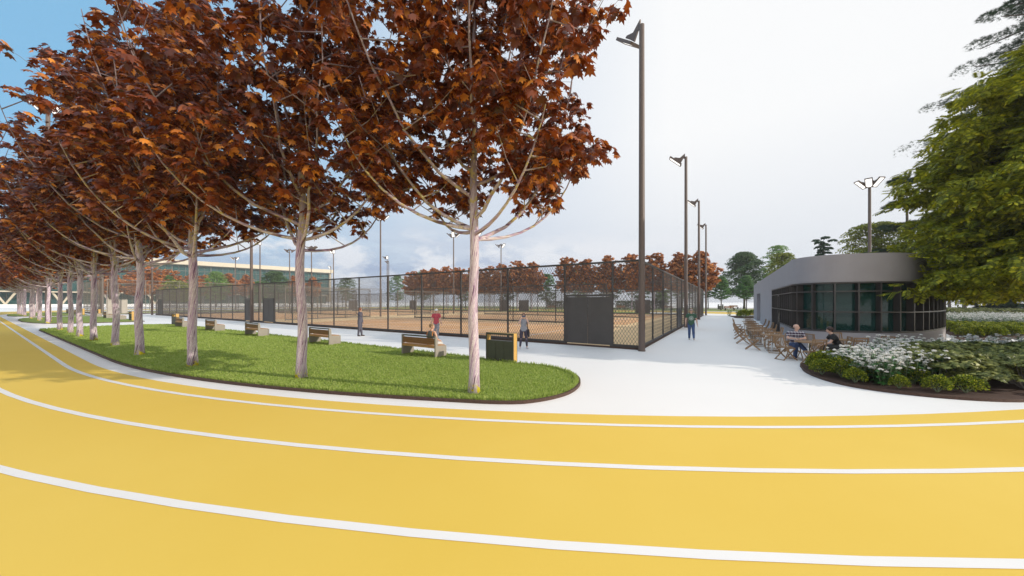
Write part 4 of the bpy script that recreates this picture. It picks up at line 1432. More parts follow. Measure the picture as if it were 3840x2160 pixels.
def make_acacia():
    rr = random.Random(77)
    root = empty('acacia_tree', AC)
    tag(root, 'large yellow green feathery tree filling the right edge beside the cafe', 'tree')
    mb = MB()
    mb.tube([(0, 0, 0), (.05, .02, 1.6), (-.05, 0, 3.2), (0, .1, 6), (0, 0, 9.6)], [.30, .24, .22, .15, .04], 12)
    cl_ = []
    zs = [2.9, 3.4, 3.9, 4.5, 5.1, 5.8, 6.5, 7.2, 7.9, 8.6, 9.3, 10.0, 10.8, 11.6, 12.4]
    rs = [5.5, 5.7, 5.7, 5.4, 5.2, 5.0, 4.8, 4.7, 4.7, 4.3, 4.1, 3.8, 3.3, 2.5, 1.4]
    for li, (z, r_) in enumerate(zip(zs, rs)):
        n = int(10 + r_ * 2.2)
        for k in range(n):
            az = k * 6.283 / n + li * .7 + rr.uniform(-.2, .2)
            d = Vector((math.cos(az), math.sin(az), 0))
            rr_ = r_ * rr.uniform(.74, 1.06)
            p = d * rr_ + Vector((0, 0, z - .3 + .45 * math.sin(az * 3 + li) + rr.uniform(-.35, .35)))
            a = Vector((0, 0, max(2.2, z - .2)))
            pa = bez(a, a + d * rr_ * .4 + Vector((0, 0, .5)), a + d * rr_ * .8 + Vector((0, 0, .25)), p, 6)
            mb.tube(pa, [.05 * (1 - .85 * j / 6) for j in range(7)], 5, cap=False)
            for f in (.28, .45, .6, .74, .87, 1.0):
                q = pa[min(6, int(f * 6))]
                cl_.append((q.x + rr.uniform(-.3, .3), q.y + rr.uniform(-.3, .3), q.z + rr.uniform(-.3, .3), rr.uniform(.45, .95)))
    mb.build('trunk', M['bark_dark'], root, smooth=True)
    P, Y, Up, S_ = clump_leaves(cl_, 30, .38, None, 5, droop=(-.2, 1.2), flat=.75)
    W_ = P + np.array(AC)
    foot = np.array([(p.x, p.y) for p in offs(allp, .25)])
    bad = in_poly(W_[:, :2], foot) & (W_[:, 2] < 4.5)
    ok = ~bad & (W_[:, 2] > 2.35)
    P, Y, Up, S_ = P[ok], Y[ok], Up[ok], S_[ok]
    V, F = scatter(*leaf_pinnate(), P, Y, Up, S_)
    arr_mesh('crown', V, F, M['leaf_acacia'], root)
    return root


ac1 = make_acacia()


# pines: whorls of flat needle pads
def make_pine(label, px, Z, H_, seed, whorls, spread, low=.35, tr=.3):
    rr = random.Random(seed)
    X, Yy = at(px, Z)
    root = empty('pine_tree', (X, Yy, 0)); tag(root, label, 'tree', 'pines behind the cafe')
    mb = MB(); mb.tube([(0, 0, 0), (0.1, 0, H_ * .5), (0, 0, H_)], [tr, tr * .6, .05], 9)
    cl_ = []
    for w in range(whorls):
        f = w / max(1, whorls - 1)
        z = H_ * (low + (1 - low) * f) - .2
        r_ = spread * (1 - .55 * f)
        for k in range(6):
            az = k * 1.05 + w * .6 + rr.uniform(-.2, .2); d = Vector((math.cos(az), math.sin(az), 0))
            rl = r_ * rr.uniform(.6, 1.0)
            a = Vector((0, 0, z)); b_ = d * rl + Vector((0, 0, z + rr.uniform(-.2, .3)))
            mb.tube([a, b_], [tr * .25, .03], 5, cap=False)
            for g_ in (.4, .6, .8, 1.0):
                q = a.lerp(b_, g_); cl_.append((q.x + rr.uniform(-.3, .3), q.y + rr.uniform(-.3, .3), q.z + .1 + rr.uniform(-.25, .35), r_ * rr.uniform(.14, .22)))
    mb.build('trunk', M['bark_dark'], root, smooth=True)
    tm = (np.array([(-.06, 0, 0), (.06, 0, 0), (0, 1, .05), (-.42, .8, 0), (.42, .8, .05), (.7, .4, 0), (-.7, .4, 0)]), np.array([(0, 1, 2), (0, 1, 3), (0, 1, 4), (0, 1, 5), (0, 1, 6)]))
    P, Y, Up, S_ = clump_leaves(cl_, 210, .0055 * Z + .10, None, seed, droop=(-.7, .5), flat=.6)
    V, F = scatter(*tm, P, Y, Up, S_)
    arr_mesh('crown', V, F, M['needle'], root)


make_pine('dark pine with flat tiers of needles left of the feathery tree', 3400, 42, 17.0, 1, 5, 4.2)
make_pine('tall dark pine whose tiers reach in at the top right corner', 3990, 27, 27.0, 2, 7, 8.0, .62, .4)
tree_at(3088, 62, 14.2, 4.6, 'pine_tree', 'small crooked pine top showing above the cafe roof', 38, M['needle'], M['bark_dark'], leaf=.42, clumps=22, per=120, base=.55, prof=[(0, .95), (.3, .8), (.5, .35), (.7, .3), (.85, .7), (1, .5)], flat=.6)
make_pine('low dark conifer behind the flower beds at the right edge', 3800, 44, 6.2, 4, 7, 4.6, .1, .2)


# trunks under the right-hand trees, mesh fence far behind
def bare_tree(px, Z, H_, tr, label, seed, lm):
    tree_at(px, Z, H_, H_ * .6, 'park_tree', label, seed, lm, M['bark_dark'], leaf=.4, clumps=50, per=60, base=.42, tr=tr)


bare_tree(3732, 52, 13, .42, 'thick trunked dark tree behind the white flower bed', 61, M['leaf_dark'])
bare_tree(3616, 58, 12, .30, 'grey blue trunked tree left of the orange bench', 62, M['leaf_green'])
bare_tree(3560, 74, 12, .28, 'slim tree behind the far right mesh fence next to the cafe', 63, M['leaf_dark'])
bare_tree(3661, 80, 12, .26, 'slim tree seen through the far right mesh fence above the orange bench', 64, M['leaf_green'])
bare_tree(3707, 84, 13, .30, 'forked looking tree behind the far right mesh fence', 65, M['leaf_dark'])
a_, b_ = at(3500, 62), at(4000, 62)
fence(a_, b_, 4.0, 'mesh fence far behind the flower beds under the right hand trees', [4.5 * k for k in range(6)], pitch=.24, rad=.014, group='mesh fences beyond the cafe')


# ================================================================== PLANTS IN THE BEDS
def make_box_shrub(seed, name='box_shrub'):
    rg = np.random.default_rng(seed)
    n = 2300
    d = rg.normal(size=(n, 3)); d /= np.linalg.norm(d, axis=1, keepdims=True); d[:, 2] = np.abs(d[:, 2]) * 1.25 - .25
    lump = 1 + .16 * np.sin(d[:, 0] * 5 + seed) * np.cos(d[:, 1] * 4)
    P = np.sign(d) * np.abs(d) ** .8 * np.array([.27, .27, .25]) * (.55 + .45 * rg.random((n, 1)) ** .35) * lump[:, None] + np.array([0, 0, .22])
    P = P[P[:, 2] > .01]; d = d[:len(P)]
    m_ = len(P)
    dd = P - np.array([0, 0, .15]); dd /= np.linalg.norm(dd, axis=1, keepdims=True)
    Y = dd + rg.normal(0, .5, (m_, 3)) + np.array([0, 0, .3])
    V, F = scatter(*leaf_simple(.25, .08), P, Y, rg.normal(0, 1, (m_, 3)) + np.array([0, 0, 1.0]), .034 + .024 * rg.random(m_))
    root = empty(name)
    mb = MB()
    for k in range(5):
        a = k * 1.25; mb.tube([(0, 0, 0), (.10 * math.cos(a), .10 * math.sin(a), .15), (.2 * math.cos(a), .2 * math.sin(a), .34)], [.012, .008, .003], 5)
    mb.build('stem', M['stem'], root)
    arr_mesh('foliage', V, F, M['box_leaf'], root)
    return root


def make_hydrangea(seed):
    rr = random.Random(seed); rg = np.random.default_rng(seed)
    root = empty('hydrangea_plant')
    st_, lf, pt_ = MB(), [], []
    tops = []
    for k in range(7):
        a = k * .9 + rr.uniform(-.3, .3); r = rr.uniform(.02, .14); r2 = r + rr.uniform(.04, .20); h = rr.uniform(.60, .92)
        b0 = Vector((math.cos(a) * r, math.sin(a) * r, 0)); b1 = Vector((math.cos(a) * r2, math.sin(a) * r2, h))
        st_.tube([b0, b0.lerp(b1, .5) + Vector((0, 0, .02)), b1], [.008, .007, .005], 5)
        tops.append(b1)
        for j in range(14):
            f = .12 + .84 * j / 14; p = b0.lerp(b1, f); az = j * 1.57 + rr.uniform(-.4, .4)
            lf.append((p, (math.cos(az), math.sin(az), rr.uniform(-.35, .35)), rr.uniform(.11, .19)))
        for _q in range(2):
            b2 = b1 + Vector((rr.uniform(-.14, .14), rr.uniform(-.14, .14), -rr.uniform(.12, .30)))
            st_.tube([b0.lerp(b1, .55), b2], [.005, .003], 4); tops.append(b2)
    st_.build('stem', M['stem'], root)
    V, F = scatter(*leaf_simple(.26, .06), np.array([tuple(l[0]) for l in lf]), [l[1] for l in lf], np.tile([0, 0, 1.0], (len(lf), 1)), [l[2] for l in lf])
    arr_mesh('foliage', V, F, M['hyd_leaf'], root)
    pos, Y, S_ = [], [], []
    for t in tops:
        R_ = rr.uniform(.028, .052)
        for _ in range(30):
            d = Vector((rr.gauss(0, 1), rr.gauss(0, 1), abs(rr.gauss(0, .8)))).normalized()
            pos.append((t.x + d.x * R_, t.y + d.y * R_, t.z + d.z * R_ * .75)); Y.append((rr.gauss(0, 1), rr.gauss(0, 1), rr.gauss(0, .4))); S_.append(rr.uniform(.022, .036))
    q = (np.array([(-.5, -.5, 0), (.5, -.5, 0), (.5, .5, 0), (-.5, .5, 0)]), np.array([(0, 1, 2, 3)]))
    V, F = scatter(*q, pos, Y, np.array([(0, 0, 1.0)] * len(pos)) + rg.normal(0, .5, (len(pos), 3)), S_)
    arr_mesh('blossoms', V, F, M['petal'], root)
    return root


def make_oak_shrub(seed):
    rr = random.Random(seed); rg = np.random.default_rng(seed + 99)
    root = empty('oakleaf_shrub')
    mb = MB(); cl_ = []
    for k in range(16):
        a = k * 2.399; r = rr.uniform(.15, .85)
        z = .78 - .50 * (r / .85) ** 2 + rr.uniform(-.06, .08)
        p = Vector((math.cos(a) * r, math.sin(a) * r, z))
        mb.tube([(0, 0, 0), p * .5 + Vector((0, 0, .15)), p], [.018, .012, .005], 5); cl_.append((p.x, p.y, p.z, rr.uniform(.22, .34)))
    mb.build('stem', M['bark_grey'], root)
    P, Y, Up, S_ = clump_leaves(cl_, 95, .115, None, seed, droop=(-.1, .9), flat=.5)
    k_ = P[:, 2] > .04
    V, F = scatter(*LM, P[k_], Y[k_], Up[k_], S_[k_])
    arr_mesh('foliage', V, F, M['oak_leaf'], root)
    return root


boxes = [make_box_shrub(s) for s in (1, 2)]
for o in boxes: tag(o, 'yellow green box shrub among the white flowers', 'shrub', 'yellow green box shrubs in the beds')
bused = [False, False]
bxl = {0: 'round yellow green shrub at the left tip of the flower bed nearest the seated men', 1: 'yellow green shrub at the left curve of the bed edging',
       2: 'bluish green shrub in front of the flower stems at the bed edge', 3: 'small yellow shrub half hidden between flower stems',
       4: 'yellow green shrub at the right end of the white flowers by the edging', 5: 'widest yellow green shrub at the edging below the dark leafy shrubs'}
bx = [(10.25, 11.35, .98), (9.05, 10.0, .90), (9.02, 9.0, .80), (9.5, 8.40, .66), (10.0, 8.05, .82), (10.6, 8.0, .90)]
for i, (x, y, s) in enumerate(bx):
    k = i % 2; place(boxes[k], (x, y, .06), i * 1.3, s if i != 5 else (1.2, .9, .84), bxl[i], not bused[k]); bused[k] = True
more = [(10.9, 11.6), (9.6, 10.7), (9.25, 9.6), (11.9, 11.7), (9.9, 9.2), (12.9, 11.8), (10.4, 8.9), (10.0, 11.0)]
for i, (x, y) in enumerate(more):
    place(boxes[i % 2], (x, y, .06), i * 2.3, 1.0 + .1 * (i % 3), 'yellow green box shrub half buried among the white flowers')
hyd = [make_hydrangea(s) for s in (4, 5, 6)]
for o in hyd: tag(o, 'white hydrangea on tall stems in the near flower bed', 'flowering plant', 'white hydrangeas in the near bed')
hused = [False] * 3
hy_poly = [(9.15, 9.0), (9.6, 8.45), (10.35, 8.45), (10.9, 8.9), (11.6, 10.0), (12.4, 10.7), (13.2, 11.3), (12.6, 11.3), (11.2, 10.9), (10.2, 10.7), (9.5, 10.1)]
i = 0
for gy in np.arange(8.4, 12.4, .36):
    for gx in np.arange(9.0, 15.6, .36):
        x, y = gx + random.uniform(-.13, .13), gy + random.uniform(-.13, .13)
        if not in_poly(np.array([[x, y]]), hy_poly)[0]: continue
        k = i % 3
        place(hyd[k], (x, y, .06), random.uniform(0, 6), random.uniform(.84, 1.02), None, not hused[k]); hused[k] = True; i += 1
for gx in np.arange(12.9, 19.5, .42):
    for gy in (11.75, 12.15):
        k = i % 3; place(hyd[k], (gx + random.uniform(-.12, .12), gy + random.uniform(-.1, .1) + max(0, gx - 16) * .12, .06), random.uniform(0, 6), random.uniform(.95, 1.08), 'white hydrangea at the back of the near bed towards the cafe'); i += 1
oak = [make_oak_shrub(s) for s in (1, 2)]
for o in oak: tag(o, 'sprawling dark green lobed leaf shrub in the near bed', 'shrub', 'dark sprawling shrubs in the near bed')
oused = [False, False]
op = [(11.9, 9.0), (13.0, 8.9), (14.2, 9.2), (12.1, 10.1), (13.3, 10.1), (14.6, 10.2), (13.0, 11.1), (14.3, 11.2), (15.6, 11.2), (15.6, 10.0), (16.8, 10.6), (17.0, 11.6), (18.2, 11.2), (11.6, 9.7), (15.3, 9.4), (12.5, 8.35), (13.8, 8.5), (11.3, 8.85), (16.2, 9.3), (17.6, 10.2), (15.0, 8.85)]
for i, (x, y) in enumerate(op):
    k = i % 2; place(oak[k], (x, y, .06), i * 1.9, random.uniform(.86, 1.0), None, not oused[k]); oused[k] = True
# the second bed beyond the pavilion
i = 0
for Zr in np.arange(20.6, 29.5, .62):
    for X in np.arange(1.262 * Zr, 1.53 * Zr, .58):
        x, y = X + random.uniform(-.1, .1), Zr + random.uniform(-.1, .1)
        if not in_poly(np.array([[x, y]]), inset(pb2, .3))[0]: continue
        o = place(boxes[i % 2], (x, y, .06), random.uniform(0, 6), random.uniform(1.1, 1.35), 'low yellow green box shrub in the bed behind the cafe nose')
        o['group'] = 'yellow green box shrubs in the rear bed'; i += 1
        if i > 95: break
i = 0
for Zr in np.arange(26.5, 38, .75):
    for X in np.arange(1.262 * Zr + (.5 if Zr < 30 else 0), 1.52 * Zr, .72):
        x, y = X + random.uniform(-.15, .15), Zr + random.uniform(-.15, .15)
        if not in_poly(np.array([[x, y]]), inset(pb2, .3))[0]: continue
        if Zr < 30 and X < 1.262 * Zr + (30 - Zr) * 1.6: continue
        o = place(hyd[i % 3], (x, y, .06), random.uniform(0, 6), random.uniform(1.0, 1.2), 'white flowering hydrangea in the bed behind the cafe nose')
        o['group'] = 'white hydrangeas in the rear bed'; i += 1
i = 0
for Zr in np.arange(38, 47, 1.7):
    for X in np.arange(1.262 * Zr, 1.52 * Zr, 1.6):
        o = place(oak[i % 2], (X + random.uniform(-.3, .3), Zr + random.uniform(-.3, .3), .06), random.uniform(0, 6), random.uniform(1.3, 1.6), 'dark spreading shrub at the back of the rear bed')
        o['group'] = 'dark shrubs at the back of the rear bed'; i += 1
for x, y in ((30.6, 45.2), (31.2, 46.4), (31.9, 45.6), (32.4, 47.5)):
    o = place(boxes[0], (x, y, .06), x, 2.0, 'yellow green shrub at the far corner of the cafe wall'); o['group'] = 'shrubs at the far corner of the cafe'
for x, y in ((32.0, 48.6), (32.9, 49.4), (31.7, 50.0)):
    o = place(hyd[0], (x, y, .06), x, 1.5, 'white flowering plant at the far corner of the cafe wall'); o['group'] = 'white flowers at the far corner of the cafe'


# ================================================================== CAFE FURNITURE
def make_chair():
    root = empty('folding_chair')
    w = .21
    curve = [(-.30, .92), (-.285, .78), (-.24, .62), (-.16, .46), (-.04, .30), (.12, .14), (.29, .0)]
    for s in (-1, 1):
        mb = MB()
        for i in range(len(curve) - 1):
            a, b_ = curve[i], curve[i + 1]
            mb.bar((a[0], s * w, a[1]), (b_[0], s * w, b_[1]), .022, .045, up=(1, 0, .6))
        mb.build('back_leg', M['teak'], root)
        mb = MB(); mb.bar((-.27, s * (w - .03), 0.0), (.23, s * (w - .03), .44), .020, .036, up=(1, 0, -1)); mb.build('front_leg', M['teak'], root)
    mb = MB()
    for s in (-1, 1): mb.bar((-.17, s * (w - .055), .44), (.24, s * (w - .055), .445), .022, .035)
    for k in range(9): mb.box((-.165 + .05 * k, 0, .466), (.034, 2 * w - .09, .014))
    mb.build('seat', M['teak'], root)
    mb = MB()
    mb.bar((-.298, -w + .012, .905), (-.298, w - .012, .905), .03, .045)
    mb.bar((-.175, -w + .012, .50), (-.175, w - .012, .50), .03, .035)
    for s in (-.13, .13):
        mb.bar((-.292, s, .885), (-.268, s, .72), .02, .012, up=(1, 0, 0)); mb.bar((-.268, s, .72), (-.18, s, .515), .02, .012, up=(1, 0, 0))
    for k in range(10):
        z = .54 + .034 * k; x = float(np.interp(z, [.46, .62, .78, .92], [-.16, -.24, -.285, -.30])) + .008
        mb.bar((x, -.13, z), (x, .13, z), .008, .014)
    mb.build('backrest', M['teak'], root)
    mb = MB(); mb.bar((-.262, -w + .04, .02), (-.262, w - .04, .02), .022); mb.bar((.26, -w + .012, .035), (.26, w - .012, .035), .022); mb.build('stretcher', M['teak'], root)
    return root


def make_table():
    root = empty('cafe_table')
    mb = MB()
    q = [(.45 * math.cos(a), .45 * math.sin(a)) for a in [math.pi / 8 + math.pi / 4 * k for k in range(8)]]
    mb.prism(q, .695, .728); t_ = mb.build('tabletop', M['teak'], root, bevel=.006)
    mb = MB(); mb.tube([(0, 0, .02), (0, 0, .694)], [.038, .038], 14); mb.build('pedestal', M['chrome'], root, smooth=False)
    mb = MB(); mb.box((0, 0, .010), (.44, .44, .02)); mb.build('base', M['chrome'], root)
    return root


chair = make_chair(); table = make_table()
tag(chair, '', 'chair', 'folding teak chairs of the cafe'); tag(table, '', 'table', 'teak tables of the cafe')
fc, ft = [True], [True]


def put_chair(x, y, face, lb):
    o = place(chair, (x, y, 0), face, 1.0, lb, fc[0]); fc[0] = False
    return o


def put_table(x, y, rz, lb):
    place(table, (x, y, 0), rz, 1.0, lb, ft[0]); ft[0] = False


put_table(10.98, 12.67, .1, 'teak table between the two seated men')
put_chair(10.36, 12.98, R(8), 'folding chair seen side on left of the man in the plaid shirt')
put_chair(11.05, 13.42, R(-116), 'folding chair carrying the man in the plaid shirt')
put_chair(10.38, 11.80, R(82), 'folding chair with its back to us beside the flower bed tip')
put_chair(12.03, 12.60, R(150), 'folding chair carrying the man in the black shirt')
put_table(12.95, 13.15, .2, 'teak table behind the man in the black shirt')
put_chair(12.35, 12.35, R(80), 'folding chair with its back to us right of the man in black')
put_chair(13.35, 13.85, R(-95), 'folding chair against the sill right behind the black shirted man')
put_chair(12.10, 13.55, R(-5), 'folding chair standing side on between the two seated men')
put_chair(13.60, 12.62, R(185), 'lone folding chair seen side on above the white flowers')
tabs = [(11.66, 15.35)] + [(12.6 + k * 2.4 * .5346, 17.55 + k * 2.4 * .845) for k in range(5)]
for i, (x, y) in enumerate(tabs):
    o_ = ORD[i + 1]
    put_table(x, y, YAW, 'teak table, %s of the row along the cafe wall' % o_)
    for nm, dx, dy, fa in (('plaza', -.70, .03, 0), ('wall', .72, 0, 180), ('near', .02, -.78, 90), ('far', 0, .78, -90)):
        lx, ly = dx + random.uniform(-.05, .05), dy + random.uniform(-.05, .05)
        wx, wy = x + lx * math.cos(YAW) - ly * math.sin(YAW), y + lx * math.sin(YAW) + ly * math.cos(YAW)
        put_chair(wx, wy, YAW + R(fa) + random.uniform(-.12, .12), 'folding chair on the %s side of the %s table along the cafe wall' % (nm, o_))


# ================================================================== PEOPLE
def ell(mb, c, r, ax=None, nu=14, nv=9):
    """ellipsoid; ax = 3 orthonormal axes"""
    c = Vector(c)
    ax = ax or (Vector((1, 0, 0)), Vector((0, 1, 0)), Vector((0, 0, 1)))
    n = len(mb.v)
    P = lambda u, v: c + ax[0] * (r[0] * math.cos(v) * math.cos(u)) + ax[1] * (r[1] * math.cos(v) * math.sin(u)) + ax[2] * (r[2] * math.sin(v))
    mb.v.append(tuple(c - ax[2] * r[2]))
    for j in range(1, nv):
        for i in range(nu): mb.v.append(tuple(P(2 * math.pi * i / nu, -math.pi / 2 + math.pi * j / nv)))
    mb.v.append(tuple(c + ax[2] * r[2]))
    for i in range(nu): mb.face([n, n + 1 + (i + 1) % nu, n + 1 + i])
    for j in range(nv - 2):
        for i in range(nu):
            a = n + 1 + j * nu + i; b_ = n + 1 + j * nu + (i + 1) % nu
            mb.face([a, b_, b_ + nu, a + nu])
    l = n + 1 + (nv - 2) * nu; t = len(mb.v) - 1
    for i in range(nu): mb.face([l + i, l + (i + 1) % nu, t])


def limb(mb, a, b_, ra, rb, n=12):
    a, b_ = Vector(a), Vector(b_)
    d = (b_ - a).normalized()
    pts = [a - d * ra * .7, a - d * ra * .35] + [a.lerp(b_, k / 5) for k in range(6)] + [b_ + d * rb * .35, b_ + d * rb * .7]
    mid = ra + (rb - ra) * .5
    rad = [ra * .55, ra * .9] + [ra + (rb - ra) * (k / 5) + .06 * ra * math.sin(math.pi * min(1, k / 5 * 1.4)) for k in range(6)] + [rb * .9, rb * .55]
    mb.tube(pts, rad, n)


def remesh(mb, name, m, parent, vox=.009, smooth=4, cutz=None, clip=None):
    me = bpy.data.meshes.new('tmp'); me.from_pydata(mb.v, [], mb.f)
    o = bpy.data.objects.new('tmp', me); COL.objects.link(o)
    md = o.modifiers.new('r', 'REMESH'); md.mode = 'VOXEL'; md.voxel_size = vox
    if smooth:
        ms = o.modifiers.new('s', 'SMOOTH'); ms.iterations = smooth; ms.factor = .5
    dg = bpy.context.evaluated_depsgraph_get(); dg.update()
    out = bpy.data.meshes.new_from_object(o.evaluated_get(dg))
    bpy.data.objects.remove(o); bpy.data.meshes.remove(me)
    out.name = name
    if clip:
        bm = bmesh.new(); bm.from_mesh(out)
        for co, no in clip:
            gm = bm.verts[:] + bm.edges[:] + bm.faces[:]
            bmesh.ops.bisect_plane(bm, geom=gm, plane_co=co, plane_no=no, clear_outer=True)
        bm.to_mesh(out); bm.free()
    out.materials.clear(); out.materials.append(m)
    out.polygons.foreach_set('use_smooth', [True] * len(out.polygons)); out.update()
    return link_mesh(name, out, parent)


def hand(mb, wrist, d, n, s=1.0, curl=.5, thumb=1):
    """d = pointing direction, n = palm normal, thumb = side sign"""
    w = Vector(wrist); d = Vector(d).normalized(); n = (Vector(n) - d * Vector(n).dot(d)).normalized(); sd_ = d.cross(n)
    ell(mb, w + d * .045 * s, (.042 * s, .05 * s, .017 * s), (sd_, d, n), 12, 7)
    for k, L in zip((-1.5, -.5, .5, 1.5), (.060, .075, .070, .055)):
        b0 = w + d * .078 * s + sd_ * (k * .0185 * s)
        d1 = (d * math.cos(curl * .6) + n * math.sin(curl * .6)); d2 = (d * math.cos(curl * 1.6) + n * math.sin(curl * 1.6))
        b1 = b0 + d1 * L * .5 * s; b2 = b1 + d2 * L * .5 * s
        mb.tube([b0 - d * .02, b0, b1, b2, b2 + d2 * .004], [.009, .0092 * s, .0085 * s, .0075 * s, .004], 7)
    t0 = w + d * .022 * s + sd_ * (thumb * .032 * s)
    t1 = t0 + (d * .6 + sd_ * thumb * .7 + n * .35).normalized() * .038 * s
    t2 = t1 + (d * .9 + sd_ * thumb * .15 + n * .4).normalized() * .03 * s
    mb.tube([t0 - d * .01, t0, t1, t2], [.012, .0125 * s, .0105 * s, .007], 7)


def person(loc, rz, J, skin, label, hair, clothes, s=1.0, head_dir=(0, -1, 0), head_tilt=0.0, hands=None, female=False):
    """local frame: facing -y, person's right at -x"""
    root = empty('person', loc, rz); root.scale = (s, s, s)
    tag(root, label, 'person')
    j = {k: Vector(v) for k, v in J.items()}
    pel, nek = j['pel'], j['nek']
    up = (nek - pel).normalized(); L = (nek - pel).length
    sh = (j['shL'] - j['shR']).normalized()
    fw = sh.cross(up).normalized()
    if fw.y > 0 and abs(fw.y) > .3: fw = -fw
    hx = (j['hiL'] - j['hiR']).normalized()

    def torso(mb, g_=0.0, top=True, low=0.0):
        ax = (sh, fw, up)
        ell(mb, pel + up * .02, (.158 + g_, .108 + g_, .115 + g_), ax)
        ell(mb, pel + up * L * .32, ((.125 if female else .138) + g_, .092 + g_, .16), ax)
        ell(mb, pel + up * L * .66 + fw * .005, ((.140 if female else .162) + g_, .108 + g_, .18 + g_ * .5), ax)
        if female: ell(mb, pel + up * L * .66 + fw * .055, (.12 + g_, .075 + g_, .085), ax)
        if top:
            a, b_ = j['shR'], j['shL']
            limb(mb, a.lerp(b_, .08), b_.lerp(a, .08), .062 + g_, .062 + g_)
            ell(mb, nek - up * .045, (.10 + g_, .07 + g_, .07), ax)

    # head orientation
    hd = Vector(head_dir).normalized(); hu = Vector((0, 0, 1)) + fw * head_tilt
    hu = (hu - hd * hu.dot(hd)).normalized(); hs = hd.cross(hu)
    hc = nek + Vector((0, 0, .165)) * .55 + up * .165 * .45 + hd * .012
    body = MB()
    torso(body)
    limb(body, nek - up * .04, hc - hu * .06, .055 if not female else .047, .05 if not female else .042)
    HA = (hs, hd, hu)
    ell(body, hc + hu * .022 - hd * .008, (.077, .095, .088), HA, 18, 12)
    ell(body, hc - hu * .040 + hd * .018, (.060, .072, .074), HA, 18, 12)
    ell(body, hc - hu * .088 + hd * .048, (.030, .028, .024), HA)           # chin
    limb(body, hc + hu * .012 + hd * .082, hc - hu * .026 + hd * .104, .008, .013, 8)
    ell(body, hc + hu * .028 + hd * .078, (.055, .014, .010), HA)            # brow
    ell(body, hc - hu * .056 + hd * .086, (.026, .010, .009), HA)            # mouth
    for sg in (-1, 1):
        ell(body, hc + hs * (sg * .078) - hu * .012 - hd * .008, (.010, .018, .030), HA, 10, 7)
        ell(body, hc + hs * (sg * .042) - hu * .022 + hd * .058, (.020, .018, .018), HA)
    for S_ in 'RL':
        limb(body, j['sh' + S_], j['el' + S_], .050, .038); limb(body, j['el' + S_], j['wr' + S_], .039, .026)
        limb(body, j['hi' + S_], j['kn' + S_], .085, .055); limb(body, j['kn' + S_], j['an' + S_], .056, .036)
        ell(body, j['an' + S_] + Vector((0, 0, -.03)), (.038, .045, .04))
        hdir, hn, cu = (hands or {}).get(S_, ((j['wr' + S_] - j['el' + S_]), (hs if S_ == 'L' else -hs) * -1, .5))
        th = 1 if S_ == 'R' else -1
        hand(body, j['wr' + S_] + Vector(hdir).normalized() * .01, hdir, hn, .92 if female else 1.0, cu, th)
    remesh(body, 'body', skin, root, .0075, 3)
    # eyes, brows, lips
    for sg in (-1, 1):
        mb = MB(); e = hc + hs * (sg * .031) + hu * .006 + hd * .084
        ell(mb, e, (.012, .006, .007), HA, 10, 6); mb.build('eye', PM['eye'], root, True)
        mb = MB(); ell(mb, hc + hs * (sg * .032) + hu * .030 + hd * .0875, (.018, .006, .004), HA, 10, 6); mb.build('eyebrow', hair[0], root, True)
    mb = MB(); ell(mb, hc - hu * .053 + hd * .093, (.021, .006, .006), HA, 12, 6); mb.build('lips', PM['lips'], root, True)
    # hair
    kind = hair[1]
    if kind != 'none':
        mb = MB()
        g_ = .010 if kind == 'short' else .005 if kind == 'crop' else .018
        ell(mb, hc + hu * .030 - hd * .014, (.077 + g_, .094 + g_, .086 + g_), HA, 20, 13)
        if kind == 'full':
            for sg in (-1, 1): ell(mb, hc + hs * (sg * .062) + hu * .0 - hd * .01, (.026, .06, .055), HA)
            ell(mb, hc - hu * .03 - hd * .065, (.065, .045, .07), HA)
            ell(mb, hc + hu * .068 + hd * .045, (.06, .045, .028), HA)
        if kind == 'curtain':
            for sg in (-1, 1): ell(mb, hc + hs * (sg * .078) - hu * .03 + hd * .01, (.022, .045, .07), HA)
        cl_ = [(hc + hu * (.012 if kind != 'curtain' else -.1) + hd * (.058 if kind != 'full' else .07), (hd * .9 - hu * .45).normalized())]
        cl_.append((hc - hu * ({'full': .075, 'curtain': .1}.get(kind, .040)), -hu))
        if kind == 'full': cl_.append((hc - hu * .012 + hd * .035, (hd * .75 - hu * .66).normalized()))
        if kind in ('short', 'crop'): cl_.append((hc - hu * .0 + hd * .03, (hd * .6 - hu * .8).normalized()))
        o = remesh(mb, 'hair', hair[0], root, .008, 2, clip=cl_)
    J_ = dict(j=j, pel=pel, nek=nek, up=up, fw=fw, sh=sh, L=L, hc=hc, HA=HA)
    for f in clothes: f(root, torso, J_)
    return root


def c_shirt(m, sleeve=.5, g_=.014, hem=.0, name='shirt', clip=None):
    def f(root, torso, D):
        j = D['j']; mb = MB(); torso(mb, g_)
        for S_ in 'RL':
            e = j['sh' + S_].lerp(j['el' + S_], min(1, sleeve * 2) * .98)
            limb(mb, j['sh' + S_], e, .062 + g_ * .4, .05 + g_ * .7)
            if sleeve > .5:
                limb(mb, j['el' + S_], j['wr' + S_], .047 + g_ * .5, .034 + g_ * .5)
        if hem: ell(mb, D['pel'] - D['up'] * hem * .6, (.165 + g_, .115 + g_, .10 + hem * .4), (D['sh'], D['fw'], D['up']))
        cl_ = [(D['nek'] + D['up'] * .03, D['up'])]
        cl_.append((D['pel'] - D['up'] * (.055 + hem), -D['up']))
        for S_ in 'RL':
            if sleeve <= .5:
                d = (j['el' + S_] - j['sh' + S_]).normalized()
        remesh(mb, name, m, root, .010, 4, clip=cl_)
    return f


